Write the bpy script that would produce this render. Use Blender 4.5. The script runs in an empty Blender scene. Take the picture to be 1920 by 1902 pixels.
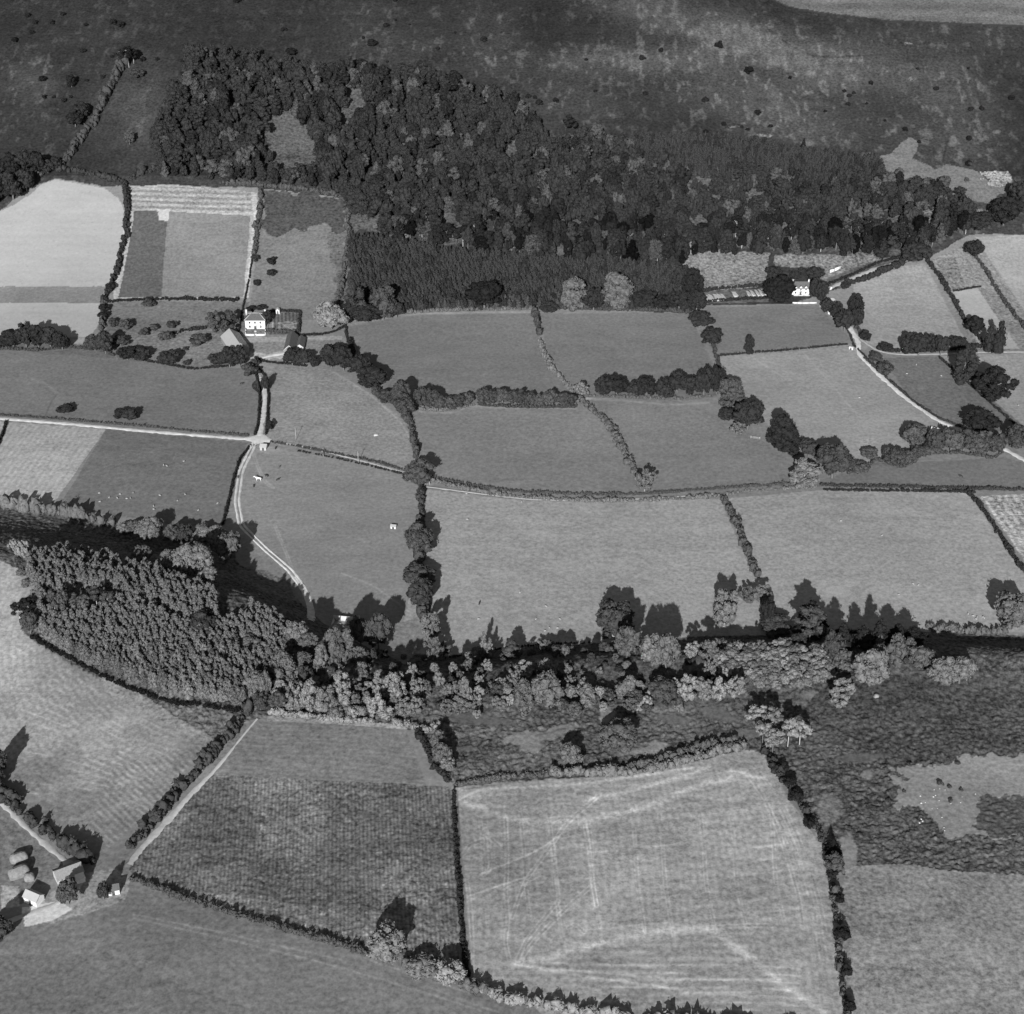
import bpy, math, random
import numpy as np

# ------------------------------------------------------------------ camera, sky, sun, exposure
S = bpy.context.scene
COL = S.collection
HC, FPX, CX, CY = 470.0, 3317.0, 960.0, 951.0
TILT = math.radians(32.0); CT, ST = math.cos(TILT), math.sin(TILT)
cam_d = bpy.data.cameras.new('camera'); cam = bpy.data.objects.new('camera', cam_d); COL.objects.link(cam)
cam.location = (0, 0, HC); cam.rotation_euler = (math.pi/2 - TILT, 0, 0)
cam_d.sensor_width = 36.0; cam_d.lens = 36.0*FPX/1920.0
cam_d.clip_start = 1.0; cam_d.clip_end = 30000.0
S.camera = cam
SUN_EL, SUN_AZ = math.radians(24.5), math.radians(7.0)     # shadows fall away from the camera, 7 degrees to the right
w = bpy.data.worlds.new('World'); S.world = w; w.use_nodes = True
nt = w.node_tree; bg = nt.nodes['Background']
sky = nt.nodes.new('ShaderNodeTexSky'); sky.sky_type = 'NISHITA'; sky.sun_disc = False
sky.sun_elevation = SUN_EL; sky.sun_rotation = math.pi + SUN_AZ
bw = nt.nodes.new('ShaderNodeRGBToBW')                     # black and white film: a neutral sky
nt.links.new(sky.outputs[0], bw.inputs[0]); nt.links.new(bw.outputs[0], bg.inputs['Color'])
bg.inputs['Strength'].default_value = 0.05
sl = bpy.data.lights.new('sun', 'SUN'); sl.energy = 4.2; sl.angle = math.radians(0.55); sl.color = (1, 1, 1)
so = bpy.data.objects.new('sun', sl); COL.objects.link(so); so.location = (-100, -300, 700)
so.rotation_euler = (math.pi/2 - SUN_EL, 0, -SUN_AZ)
S.view_settings.view_transform = 'Standard'; S.view_settings.look = 'None'
S.view_settings.exposure = 0.62; S.view_settings.gamma = 1.0
S.cycles.max_bounces = 4; S.cycles.diffuse_bounces = 2; S.cycles.transparent_max_bounces = 4

# ------------------------------------------------------------------ noise
RNG0 = random.Random(3)
_r = np.random.RandomState(11); _T = _r.rand(256, 256).astype(np.float32)
def vn(x, y, sc, seed=0):
    u = np.asarray(x, np.float64)/sc + seed*17.31 + 500; v = np.asarray(y, np.float64)/sc + seed*7.77 + 500
    i = np.floor(u).astype(np.int64); j = np.floor(v).astype(np.int64)
    f = u-i; g = v-j; f = f*f*(3-2*f); g = g*g*(3-2*g)
    a = _T[i & 255, j & 255]; b = _T[(i+1) & 255, j & 255]; c = _T[i & 255, (j+1) & 255]; d = _T[(i+1) & 255, (j+1) & 255]
    return (a*(1-f)+b*f)*(1-g) + (c*(1-f)+d*f)*g - 0.5
def fbm(x, y, sc, seed=0, n=4):
    r = 0; a = 1.0
    for k in range(n):
        r = r + a*vn(x, y, sc/2**k, seed+k*3.1); a *= 0.55
    return r
def sm(t):
    t = np.clip(t, 0, 1); return t*t*(3-2*t)

# ------------------------------------------------------------------ land form
def flat_xy(px, py):
    X = (px-CX)/FPX; U = (CY-py)/FPX
    dy = CT+U*ST; dz = -ST+U*CT
    t = -HC/dz
    return X*t, dy*t
_foot = [(-500, 925), (-200, 935), (0, 950), (110, 962), (200, 985), (330, 1010), (430, 1040), (500, 1080), (560, 1125), (620, 1165),
         (700, 1215), (790, 1235), (900, 1225), (1100, 1205), (1300, 1192), (1600, 1180), (1900, 1190), (2500, 1190)]
_fx, _fy = zip(*[flat_xy(a, b) for a, b in _foot])
BENCH = 14.0
def HT(x, y):
    x = np.asarray(x, np.float64); y = np.asarray(y, np.float64)
    z = 2.6*fbm(x, y, 170, 1, 3)
    t = y - 985 - 12*vn(x, y*0, 400, 5)
    up = 0.30*(t+np.sqrt(t*t+45*45))/2
    lim = 330.0
    up = np.where(up > 240, 240+(up-240)*np.exp(-(up-240)/lim), up)
    z = z + up*(1+0.16*vn(x, y, 330, 9)) + 7.0*sm((y-1080)/120)*fbm(x, y, 120, 4, 3)
    s = np.interp(x, _fx, _fy) - y + 5*vn(x, y, 60, 8)
    A = np.interp(x, [-190, -128, -98, 0], [25, 23, BENCH+.5, BENCH])
    W = A/np.interp(x, [-150, -60], [0.30, 0.38])
    z = z + BENCH*sm(s/W) + (A-BENCH)*sm(s/W)*(1-sm((s-W-8)/125)) + 1.8*sm(s/60)*fbm(x, y, 70, 6, 3)
    return z
def proj(x, y, z):
    d = y*CT + (HC-z)*ST
    return CX+FPX*x/d, CY-FPX*(y*ST-(HC-z)*CT)/d
def scale_at(P): return FPX/(P[1]*CT+(HC-P[2])*ST)
def at_many(pts):
    """where the sight line through a survey point meets the land"""
    p = np.asarray(pts, np.float64).reshape(-1, 2)
    X = (p[:, 0]-CX)/FPX; U = (CY-p[:, 1])/FPX
    dy = CT+U*ST; dz = -ST+U*CT
    kx = X/dy; kz = dz/dy
    lo = np.full(len(p), 150.0); found = np.zeros(len(p), bool); hi = np.full(len(p), 2600.0)
    Y = np.full(len(p), 150.0)
    if len(p) <= 40:
        g = np.arange(250, 2600, 5.0)[None, :]; yy = np.broadcast_to(g, (len(p), g.shape[1]))
        bl = HC+kz[:, None]*yy < HT(kx[:, None]*yy, yy); k = np.argmax(bl, 1); hi = g[0, k]; lo = hi-5.0
    else:
        for yy in np.arange(250, 2600, 5.0):
            a_ = np.nonzero(~found)[0]
            if not len(a_): break
            b_ = HC+kz[a_]*yy < HT(kx[a_]*yy, np.full(len(a_), yy)); q_ = a_[b_]
            hi[q_] = yy; lo[q_] = yy-5.0; found[q_] = True
    for _ in range(14):
        mid = (lo+hi)/2; b = HC+kz*mid < HT(kx*mid, mid)
        hi = np.where(b, mid, hi); lo = np.where(b, lo, mid)
    return np.stack([kx*hi, hi, HT(kx*hi, hi)], 1)
def at(px, py): return at_many([(px, py)])[0]

def inpoly(px, py, poly):
    P = np.asarray(poly, np.float64); m = (px >= P[:, 0].min()) & (px <= P[:, 0].max()) & (py >= P[:, 1].min()) & (py <= P[:, 1].max())
    idx = np.nonzero(m)[0]; x = px[idx]; y = py[idx]; c = np.zeros(len(idx), bool); n = len(P)
    for i in range(n):
        x1, y1 = P[i]; x2, y2 = P[(i+1) % n]
        if y1 == y2: continue
        k = ((y1 > y) != (y2 > y)) & (x < (x2-x1)*(y-y1)/(y2-y1)+x1)
        c ^= k
    return idx[c]

# ------------------------------------------------------------------ materials (all neutral: the film is black and white)
def mat_new(name):
    m = bpy.data.materials.new(name); m.use_nodes = True
    b = m.node_tree.nodes['Principled BSDF']; b.inputs['Specular IOR Level'].default_value = 0.1
    b.inputs['Roughness'].default_value = 0.9
    return m, m.node_tree, b
def mathn(t, op, a, b=None, clamp=False):
    n = t.nodes.new('ShaderNodeMath'); n.operation = op; n.use_clamp = clamp
    for i, v in enumerate((a, b)):
        if v is None: continue
        if isinstance(v, (int, float)): n.inputs[i].default_value = v
        else: t.links.new(v, n.inputs[i])
    return n.outputs[0]
def noisen(t, sc, det=3, rough=0.6, stretch=None, coord='Object'):
    tc = t.nodes.new('ShaderNodeTexCoord'); o = tc.outputs[coord]
    if stretch:
        mp = t.nodes.new('ShaderNodeMapping'); mp.inputs['Scale'].default_value = stretch; t.links.new(o, mp.inputs[0]); o = mp.outputs[0]
    n = t.nodes.new('ShaderNodeTexNoise'); n.inputs['Scale'].default_value = sc; n.inputs['Detail'].default_value = det
    n.inputs['Roughness'].default_value = rough; t.links.new(o, n.inputs[0]); return n.outputs[0]
def plain(name, v, noise_sc=1.0, amp=0.25, rough=0.9, spec=0.1, var=0.0):
    m, t, b = mat_new(name)
    n = mathn(t, 'SUBTRACT', noisen(t, noise_sc), 0.5)
    f = mathn(t, 'ADD', mathn(t, 'MULTIPLY', n, amp*2), 1.0)
    if var:
        oi = t.nodes.new('ShaderNodeObjectInfo')
        f = mathn(t, 'MULTIPLY', f, mathn(t, 'ADD', mathn(t, 'MULTIPLY', mathn(t, 'SUBTRACT', oi.outputs['Random'], 0.5), var*2), 1.0))
    t.links.new(mathn(t, 'MULTIPLY', f, v, True), b.inputs['Base Color'])
    b.inputs['Roughness'].default_value = rough; b.inputs['Specular IOR Level'].default_value = spec
    return m
def foliage(name, v, var=0.28, amp=1.1, sc=0.9):
    m, t, b = mat_new(name)
    tc = t.nodes.new('ShaderNodeNewGeometry')
    n = t.nodes.new('ShaderNodeTexNoise'); n.inputs['Scale'].default_value = sc; n.inputs['Detail'].default_value = 4
    n.inputs['Roughness'].default_value = 0.75; t.links.new(tc.outputs['Position'], n.inputs[0])
    f = mathn(t, 'ADD', mathn(t, 'MULTIPLY', mathn(t, 'SUBTRACT', n.outputs[0], 0.5), amp*2), 1.0)
    oi = t.nodes.new('ShaderNodeObjectInfo')
    f = mathn(t, 'MULTIPLY', f, mathn(t, 'ADD', mathn(t, 'MULTIPLY', mathn(t, 'SUBTRACT', oi.outputs['Random'], 0.5), var*2), 1.0))
    t.links.new(mathn(t, 'MULTIPLY', f, v, True), b.inputs['Base Color'])
    b.inputs['Specular IOR Level'].default_value = 0.05
    return m
M = {
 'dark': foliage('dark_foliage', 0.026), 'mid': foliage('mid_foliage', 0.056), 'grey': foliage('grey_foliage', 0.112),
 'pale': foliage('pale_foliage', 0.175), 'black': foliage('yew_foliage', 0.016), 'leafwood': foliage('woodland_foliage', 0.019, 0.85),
 'spruce': foliage('spruce_foliage', 0.042, 0.45), 'larch': foliage('young_conifer_foliage', 0.115, 0.35),
 'bark': plain('bark', 0.14), 'palebark': plain('pale_bark', 0.42), 
 'white': plain('whitewash', 0.60, 0.9, 0.22), 'slate': plain('slate_roof', 0.10, 1.5, 0.5, 0.6, 0.3), 'paleroof': plain('weathered_sheet_roof', 0.36, 0.8, 0.15, 0.6, 0.3),
 'stone': plain('rubble_stone', 0.24, 2.5, 0.5), 'palestone': plain('pale_stone', 0.5, 2.5, 0.35), 'dry': plain('dry_stone_wall', 0.2, 1.5, 0.6),
 'glass': plain('window_glass', 0.03, 1, 0.1, 0.15, 0.5), 'wood': plain('dark_timber', 0.09, 3, 0.3), 'palewood': plain('weathered_timber', 0.38, 3, 0.3),
 'straw': plain('straw', 0.20, 0.9, 0.7), 'frame': plain('cold_frame_glass', 0.55, 1, 0.15, 0.3, 0.5),
 'road': plain('road_chippings', 0.54, 0.3, 0.55), 'track': plain('dry_track_earth', 0.40, 0.4, 0.45), 'dirt': plain('trodden_earth', 0.33, 0.3, 0.35),
 'cow': plain('dark_hide', 0.04, 2, 0.2), 'horse': plain('white_hide', 0.75, 2, 0.1), 'fleece': plain('fleece', 0.34, 2, 0.2), 'brownhide': plain('brown_hide', 0.13, 2, 0.2),
}

# ------------------------------------------------------------------ object helpers
def mesh(name, V, F, mat=None, smooth=False):
    V = np.asarray(V, np.float32); F = np.asarray(F, np.int32)
    me = bpy.data.meshes.new(name); k = F.shape[1]
    me.vertices.add(len(V)); me.vertices.foreach_set('co', V.ravel())
    me.loops.add(F.size); me.loops.foreach_set('vertex_index', F.ravel())
    me.polygons.add(len(F)); me.polygons.foreach_set('loop_start', np.arange(0, F.size, k, dtype=np.int32))
    me.polygons.foreach_set('loop_total', np.full(len(F), k, np.int32))
    if smooth: me.polygons.foreach_set('use_smooth', np.ones(len(F), bool))
    me.update(calc_edges=True)
    if mat: me.materials.append(mat)
    return me
def link(o): COL.objects.link(o); return o
def tag(o, label=None, cat=None, group=None, kind=None):
    if label: o['label'] = label
    if cat: o['category'] = cat
    if group: o['group'] = group
    if kind: o['kind'] = kind
    return o
def ob(name, me, parent=None, loc=(0, 0, 0), rz=0.0, sc=None):
    o = bpy.data.objects.new(name, me); link(o); o.location = loc; o.rotation_euler[2] = rz
    if sc is not None: o.scale = sc
    if parent: o.parent = parent
    return o
def empty(name, loc, rz=0.0, sc=None):
    o = bpy.data.objects.new(name, None); link(o); o.location = loc; o.rotation_euler[2] = rz; o.empty_display_size = 1
    if sc is not None: o.scale = sc
    return o
class MB:
    """collects triangles and quads (as triangles)"""
    def __init__(s): s.V = []; s.F = []; s.n = 0
    def add(s, V, F):
        V = np.asarray(V, float); s.V.append(V); s.F.append(np.asarray(F, int)+s.n); s.n += len(V)
    def poly(s, pts):
        s.add(pts, [[0, i, i+1] for i in range(1, len(pts)-1)])
    def box(s, x0, x1, y0, y1, z0, z1):
        V = [(x, y, z) for z in (z0, z1) for y in (y0, y1) for x in (x0, x1)]
        Q = [(0, 2, 3, 1), (4, 5, 7, 6), (0, 1, 5, 4), (2, 6, 7, 3), (0, 4, 6, 2), (1, 3, 7, 5)]
        s.add(V, [t for a, b, c, d in Q for t in ((a, b, c), (a, c, d))])
    def tube(s, p0, p1, r0, r1, n=6):
        p0 = np.array(p0, float); p1 = np.array(p1, float); d = p1-p0; d /= np.linalg.norm(d)+1e-9
        a = np.cross(d, (0, 0, 1) if abs(d[2]) < .9 else (1, 0, 0)); a /= np.linalg.norm(a); b = np.cross(d, a)
        V = []
        for p, r in ((p0, r0), (p1, r1)):
            for i in range(n):
                t = 2*math.pi*i/n; V.append(p+r*(a*math.cos(t)+b*math.sin(t)))
        F = []
        for i in range(n):
            j = (i+1) % n; F += [(i, j, n+j), (i, n+j, n+i)]
        F += [(n, n+i, n+i+1) for i in range(1, n-1)] + [(0, i+1, i) for i in range(1, n-1)]
        s.add(V, F)
    def build(s, name, mat): return mesh(name, np.concatenate(s.V), np.concatenate(s.F), mat)

def _ico():
    p = (1+5**.5)/2
    V = [(-1, p, 0), (1, p, 0), (-1, -p, 0), (1, -p, 0), (0, -1, p), (0, 1, p), (0, -1, -p), (0, 1, -p), (p, 0, -1), (p, 0, 1), (-p, 0, -1), (-p, 0, 1)]
    F = [(0, 11, 5), (0, 5, 1), (0, 1, 7), (0, 7, 10), (0, 10, 11), (1, 5, 9), (5, 11, 4), (11, 10, 2), (10, 7, 6), (7, 1, 8), (3, 9, 4), (3, 4, 2), (3, 2, 6), (3, 6, 8), (3, 8, 9), (4, 9, 5), (2, 4, 11), (6, 2, 10), (8, 6, 7), (9, 8, 1)]
    V = [np.array(v)/math.sqrt(1+p*p) for v in V]; c = {}
    def mid(a, b):
        k = (min(a, b), max(a, b))
        if k not in c:
            v = V[a]+V[b]; V.append(v/np.linalg.norm(v)); c[k] = len(V)-1
        return c[k]
    G = []
    for a, b, d in F:
        x, y, z = mid(a, b), mid(b, d), mid(d, a); G += [(a, x, z), (b, y, x), (d, z, y), (x, y, z)]
    return (np.array(V[:12]), np.array(F)), (np.array(V), np.array(G))
ICO0, ICO1 = _ico()

def blobs(rng, C, R, leaves=0, leaf=0.05, jit=0.28, sub=1, zs=0.9, dens=1.0):
    """irregular leaf clumps: a lumpy core for each clump and loose leaf faces standing off its surface"""
    iv, if_ = ICO1 if sub else ICO0
    C = np.asarray(C, float); R = np.asarray(R, float); n = len(C)
    j = 1+jit*rng.randn(n, len(iv), 1).clip(-2, 2)
    r3 = R[:, None, None]*np.array([1, 1, zs])
    V = (C[:, None, :]+iv[None]*r3*j*(0.94 if leaves else 1)).reshape(-1, 3)
    F = (if_[None]+np.arange(n)[:, None, None]*len(iv)).reshape(-1, 3)
    if leaves:
        d = rng.randn(n, leaves, 3); d /= np.linalg.norm(d, axis=2, keepdims=True)
        P = C[:, None]+d*r3*(0.95+0.32*rng.rand(n, leaves, 1)); P = P.reshape(-1, 3)
        a = rng.randn(len(P), 3); a /= np.linalg.norm(a, axis=1, keepdims=True)
        b = np.cross(a, rng.randn(len(P), 3)); b /= np.linalg.norm(b, axis=1, keepdims=True)
        s = leaf*(0.6+0.9*rng.rand(len(P), 1))
        L = np.stack([P-a*s, P+b*s, P+a*s*.8-b*s*.6], 1).reshape(-1, 3)
        G = np.arange(len(L)).reshape(-1, 3)+len(V)
        V = np.concatenate([V, L]); F = np.concatenate([F, G])
    return V, F

def proto_round(seed, n=34, z0=0.1, r=(0.12, 0.19), leaves=90, leaf=0.032, squash=1.0):
    rng = np.random.RandomState(seed); C = []; R = []
    ph = rng.rand(4)*6.28
    for i in range(n):
        th = rng.rand()*6.28; u = rng.rand()
        cz = -0.75+1.75*u**0.8; rr = math.sqrt(max(0, 1-min(1, abs(cz))**2.2))
        k = (0.62+0.28*rng.rand())*(1+0.16*math.sin(2*th+ph[0])+0.1*math.sin(3*th+ph[1]+2*cz))
        if rng.rand() < .2: k *= .5
        rad = r[0]+(r[1]-r[0])*rng.rand()
        C.append((0.44*k*rr*math.cos(th), 0.44*k*rr*math.sin(th), z0+(1-z0)*(0.5+0.40*cz*(1 if cz < 0 else k*1.12)))); R.append(rad)
    V, F = blobs(rng, C, R, leaves, leaf, 0.30, 1, 0.85*squash)
    V[:, 2] = np.clip(V[:, 2], 0.0, 1.1); return V, F
def proto_open(seed, n=42, z0=0.2):
    rng = np.random.RandomState(seed); C = []; R = []
    for i in range(n):
        th = rng.rand()*6.28; z = z0+(0.97-z0)*rng.rand()
        env = math.sin(math.pi*min(1, max(0.06, ((z-z0)/(1-z0))*0.8+0.12)))**0.6
        k = 0.42*env*math.sqrt(rng.rand())*(1+0.3*math.sin(2*th+seed))
        C.append((k*math.cos(th), k*math.sin(th), z)); R.append(0.055+0.055*rng.rand())
    return blobs(rng, C, R, 80, 0.028, 0.35, 1, 0.9)
def proto_tall(seed, n=44):
    rng = np.random.RandomState(seed); C = []; R = []
    for i in range(n):
        th = rng.rand()*6.28; z = 0.1+0.86*(i+rng.rand())/n
        env = math.sin(math.pi*min(1, z*0.86+0.1))**0.55
        k = 0.33*env*(0.5+0.5*rng.rand()); C.append((k*math.cos(th), k*math.sin(th), z)); R.append(0.07+0.06*env*rng.rand()+0.02)
    return blobs(rng, C, R, 70, 0.032, 0.3, 1, 0.75)
def proto_pine(seed, n=20):
    rng = np.random.RandomState(seed); C = []; R = []
    for i in range(n):
        th = rng.rand()*6.28; z = 0.5+0.46*rng.rand()
        k = 0.34*math.sqrt(rng.rand())*(1.15-0.6*max(0, z-0.75)/0.25)
        C.append((k*math.cos(th), k*math.sin(th), z)); R.append(0.09+0.07*rng.rand())
    return blobs(rng, C, R, 45, 0.03, 0.28, 1, 0.5)
def proto_cone(seed, levels=9, br=8, fill=0.55, blunt=0.8):
    rng = np.random.RandomState(seed); V = []; F = []
    def tri(a, b, c):
        k = len(V); V.extend([a, b, c]); F.append((k, k+1, k+2))
    for k in range(levels):
        f = k/levels; z = 0.06+0.9*f; r = 0.5*(1-f)**blunt+0.02
        for b in range(br):
            t = 2*math.pi*(b+rng.rand()*.6)/br+k; rr = r*(0.75+0.4*rng.rand()); wd = (2.0/br)*(0.8+0.5*rng.rand())
            tip = (rr*math.cos(t), rr*math.sin(t), z-0.05-0.03*rng.rand()); ap = (0, 0, z+0.12)
            l = (0.7*rr*math.cos(t-wd), 0.7*rr*math.sin(t-wd), z-0.01); q = (0.7*rr*math.cos(t+wd), 0.7*rr*math.sin(t+wd), z-0.01)
            tri(ap, l, tip); tri(ap, tip, q)
    n0 = len(V); m = 8
    for i in range(m): V.append((0.5*fill*math.cos(6.283*i/m), 0.5*fill*math.sin(6.283*i/m), 0.05))
    V.append((0, 0, 0.97))
    for i in range(m): F.append((n0+i, n0+(i+1) % m, n0+m))
    return np.array(V), np.array(F)
def proto_dome(seed, n=15, taper=0.62, wide=0.36):
    rng = np.random.RandomState(seed); C = []; R = []
    for i in range(n):
        f_ = i/(n-1); z = 0.12+0.80*f_; env = wide*(1-f_)**taper+0.02; th = i*2.4+rng.rand()
        C.append((env*0.75*math.cos(th), env*0.75*math.sin(th), z)); R.append(0.07+0.5*env*(.8+.4*rng.rand()))
    V, F = blobs(rng, C, R, 26, 0.05, 0.3, 0, 0.62)
    k = len(V); m = 7; c = [(wide*.9*math.cos(6.283*i/m), wide*.9*math.sin(6.283*i/m), 0.03) for i in range(m)]+[(0.02*rng.randn(), 0.02*rng.randn(), 1.0)]
    return np.concatenate([V, c]), np.concatenate([F, [(k+i, k+(i+1) % m, k+m) for i in range(m)]])
def proto_trunk(kind, seed):
    rng = np.random.RandomState(seed); b = MB()
    r = {'pine': 0.022, 'open': 0.018, 'fan': 0.03}.get(kind, 0.035); top = 0.9 if kind == 'pine' else 0.55
    px_ = rng.randn()*.02; py_ = rng.randn()*.02
    b.tube((0, 0, -0.06), (px_, py_, top*.5), r*1.5, r, 7); b.tube((px_, py_, top*.5), (px_*2, py_*2, top), r, r*.4, 6)
    for i in range(6):
        t = i*1.05+rng.rand(); z = top*(0.5+0.08*i); k = 0.26
        b.tube((px_*1.2, py_*1.2, z), (k*math.cos(t), k*math.sin(t), min(.86, z+0.22)), r*.5, r*.15, 4)
    return np.concatenate(b.V), np.concatenate(b.F)
PROTO = {
 'round': [proto_round(s, 50+6*(s % 3), r=(0.075, 0.15), leaves=60) for s in range(1, 9)],
 'bush': [proto_round(40+s, 18, 0.0, (0.15, 0.25), 60, 0.05) for s in range(6)],
 'open': [proto_open(60+s) for s in range(6)],
 'tall': [proto_tall(80+s) for s in range(5)],
 'pine': [proto_pine(100+s) for s in range(6)],
 'cone': [proto_cone(120+s) for s in range(5)], 'dome': [proto_dome(140+s) for s in range(8)], 'spire': [proto_dome(170+s, 13, 0.85, 0.33) for s in range(8)],
 'small': [proto_round(150+s, 22, 0.05, (0.12, 0.2), 40, 0.045) for s in range(6)],
}
for k_, L_ in PROTO.items():          # every crown fills a unit box, so that surveyed widths and heights hold
    for q_, (V_, F_) in enumerate(L_):
        for a_ in (0, 1):
            lo_, hi_ = np.percentile(V_[:, a_], [3, 97]); V_[:, a_] = (V_[:, a_]-(lo_+hi_)/2)/(hi_-lo_)*0.97
        V_[:, 2] *= 1.0/np.percentile(V_[:, 2], 98.5)
_cache = {}
def crown_mesh(kind, i, tone):
    i %= len(PROTO[kind]); k = (kind, i, tone)
    if k not in _cache:
        V, F = PROTO[kind][i]; _cache[k] = mesh(kind+'_crown', V, F, M[tone])
    return _cache[k]
def trunk_mesh(kind, i, tone):
    k = ('trunk', kind, i % 4, tone)
    if k not in _cache:
        V, F = proto_trunk(kind, 200+i % 4); _cache[k] = mesh('trunk', V, F, M[tone])
    return _cache[k]
RNG = random.Random(5)
TN = {'round': 'broadleaf_tree', 'open': 'birch_tree', 'tall': 'slender_tree', 'pine': 'pine_tree', 'cone': 'conifer_tree', 'dome': 'conifer_tree', 'spire': 'conifer_tree', 'small': 'broadleaf_tree'}
def tree(kind, tone, P, wm, hm, label, cat='tree', group=None, bark='bark'):
    rz = RNG.random()*6.28; i = RNG.randrange(100)
    if kind == 'bush':
        o = ob('bush', crown_mesh('bush', i, tone), None, P, rz, (wm, wm*(.8+.3*RNG.random()), hm))
        return tag(o, label, cat if cat != 'tree' else 'bush', group)
    e = empty(TN[kind], (P[0], P[1], P[2]-0.1), rz)
    s = (wm, wm*(.85+.25*RNG.random()), hm)
    ob('trunk', trunk_mesh(kind, i, bark), e, sc=s); ob('crown', crown_mesh(kind, i, tone), e, sc=s)
    return tag(e, label, cat, group)

# ------------------------------------------------------------------ the ground: one sheet, finer near the camera
def axis(a, b, step, lo, hi):
    core = np.arange(a, b, step); L = []; R = []; s = step; x = a
    while x > lo: s *= 1.25; x -= s; L.append(x)
    s = step; x = core[-1]
    while x < hi: s *= 1.25; x += s; R.append(x)
    return np.concatenate([L[::-1], core, R])
def ref_rows():
    ys = np.concatenate([np.arange(40, 3000, 0.25)])
    zr = 14.0*sm((615-ys)/45) + 0.30*((ys-985)+np.sqrt((ys-985)**2+45*45))/2*(ys < 1900) + (ys >= 1900)*290
    v = proj(0*ys, ys, zr)[1]
    v = np.minimum.accumulate(v)
    return ys, zr, v
_ys, _zr, _v = ref_rows()
vrow = np.arange(1975, -60, -1.75)
yrow = np.interp(-vrow, -_v, _ys)
step0 = yrow[1]-yrow[0]; near = []; y_ = yrow[0]; s_ = step0
while y_ > -200: s_ *= 1.2; y_ -= s_; near.append(y_)
far = []; y_ = yrow[-1]; s_ = yrow[-1]-yrow[-2]
while y_ < 9000: s_ = min(s_*1.12, 400); y_ += s_; far.append(y_)
yrow = np.concatenate([near[::-1], yrow, far])
zref = np.interp(yrow, _ys, _zr)
ucol = axis(-70, 1992, 1.75, -9000, 11000)
drow = np.maximum(yrow, 60)*CT+(HC-zref)*ST
GX = (ucol[None, :]-CX)/FPX*drow[:, None]; GY = np.repeat(yrow[:, None], len(ucol), 1)
gx = GX.ravel(); gy = GY.ravel(); gz = HT(gx, gy)
PX, PY = proj(gx, gy, gz)
N = len(gx)
far_mask = gy < 60; PX[far_mask] = -9999
tone = np.full(N, 0.20, np.float32); mott = np.full(N, 0.18, np.float32); rowp = np.zeros(N, np.float32); rowa = np.zeros(N, np.float32); bump = np.zeros(N, np.float32)
nx1 = vn(gx, gy, 9, 31)+0.6*vn(gx, gy, 3.5, 33)+0.4*vn(gx, gy, 1.6, 37); ny1 = vn(gx, gy, 9, 41)+0.6*vn(gx, gy, 3.5, 43)+0.4*vn(gx, gy, 1.6, 47)

def field(poly, t, m=0.18, rag=2.0, rows=None, bmp=0.0, sub=None):
    """rows = (x0,y0,x1,y1, spacing in metres, strength)"""
    idx = inpoly(PX+rag*nx1*1.6, PY+rag*ny1, poly)
    tone[idx] = t; mott[idx] = m; bump[idx] = bmp
    if rows:
        a = at(rows[0], rows[1]); b = at(rows[2], rows[3]); d = (b-a)[:2]; d /= np.linalg.norm(d)
        nrm = np.array([-d[1], d[0]]); al = gx[idx]*d[0]+gy[idx]*d[1]
        q = gx[idx]*nrm[0]+gy[idx]*nrm[1] + (rows[6] if len(rows) > 6 else 0)*((al-al.mean())/100)**2
        rowp[idx] = q*2*math.pi/rows[4]; rowa[idx] = rows[5]
    else: rowa[idx] = 0
    return idx
# hillside
HEATH = [(-3000, 395), (0, 395), (60, 352), (105, 335), (200, 350), (245, 348), (480, 352), (650, 372), (655, 585), (800, 583), (1000, 578), (1180, 582), (1300, 588), (1322, 572), (1480, 571), (1560, 545), (1600, 530), (1700, 492), (1750, 480), (1815, 440), (5000, 420), (5000, -900), (-3000, -900)]
ih = field(HEATH, 0.058, 0.5, 3)
hx, hy = gx[ih], gy[ih]
hp = PX[ih]; hq = PY[ih]
def gauss(px, py, cx, cy, rx, ry, ang=0.0):
    c, s = math.cos(ang), math.sin(ang); dx = px-cx; dy = py-cy
    return np.exp(-(((dx*c+dy*s)/rx)**2+((-dx*s+dy*c)/ry)**2))
n_big = fbm(hx, hy*0.6, 90, 12, 5); n_fin = fbm(hx, hy*.45, 7, 22, 4)
pl = 0.9*gauss(hp, hq, 1170, 115, 190, 26) + 1.0*gauss(hp, hq, 1300, 40, 330, 42, 0.25) + 0.9*gauss(hp, hq, 1480, 110, 120, 24, 0.3) + 0.45*gauss(hp, hq, 900, 70, 260, 45) \
    + 0.5*gauss(hp, hq, 1400, 200, 200, 45, 0.3) + 0.3*gauss(hp, hq, 1700, 150, 300, 110) + 0.55*gauss(hp, hq, 60, 150, 70, 40) + 0.25*gauss(hp, hq, 260, 230, 70, 70) \
    + 0.75*gauss(hp, hq, 1480, 215, 70, 9, 0.85) + 0.35*gauss(hp, hq, 700, 20, 300, 20) + 0.35*gauss(hp, hq, 1850, 270, 60, 40)
th = n_fin*0.9+n_big*0.5+pl
n_sp = fbm(hx, hy*0.5, 3.2, 25, 3)
tone[ih] = 0.026+0.016*sm((n_sp+0.5*n_fin-0.28)*7)*(0.35+sm(n_big+pl+.2))+0.010*n_big+0.034*sm((pl+0.6*n_big-0.05)/1.0)+0.026*sm((n_fin*0.8+n_sp*1.0+n_big*0.4+pl*1.15-0.75)/0.75)+0.018*sm(n_sp*1.6)*(0.3+sm(n_big+.4))+0.020*gauss(hp, hq, 260, 210, 75, 95)
tone[ih] *= np.where(hq > 330, 1.5, 1.0)
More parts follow.
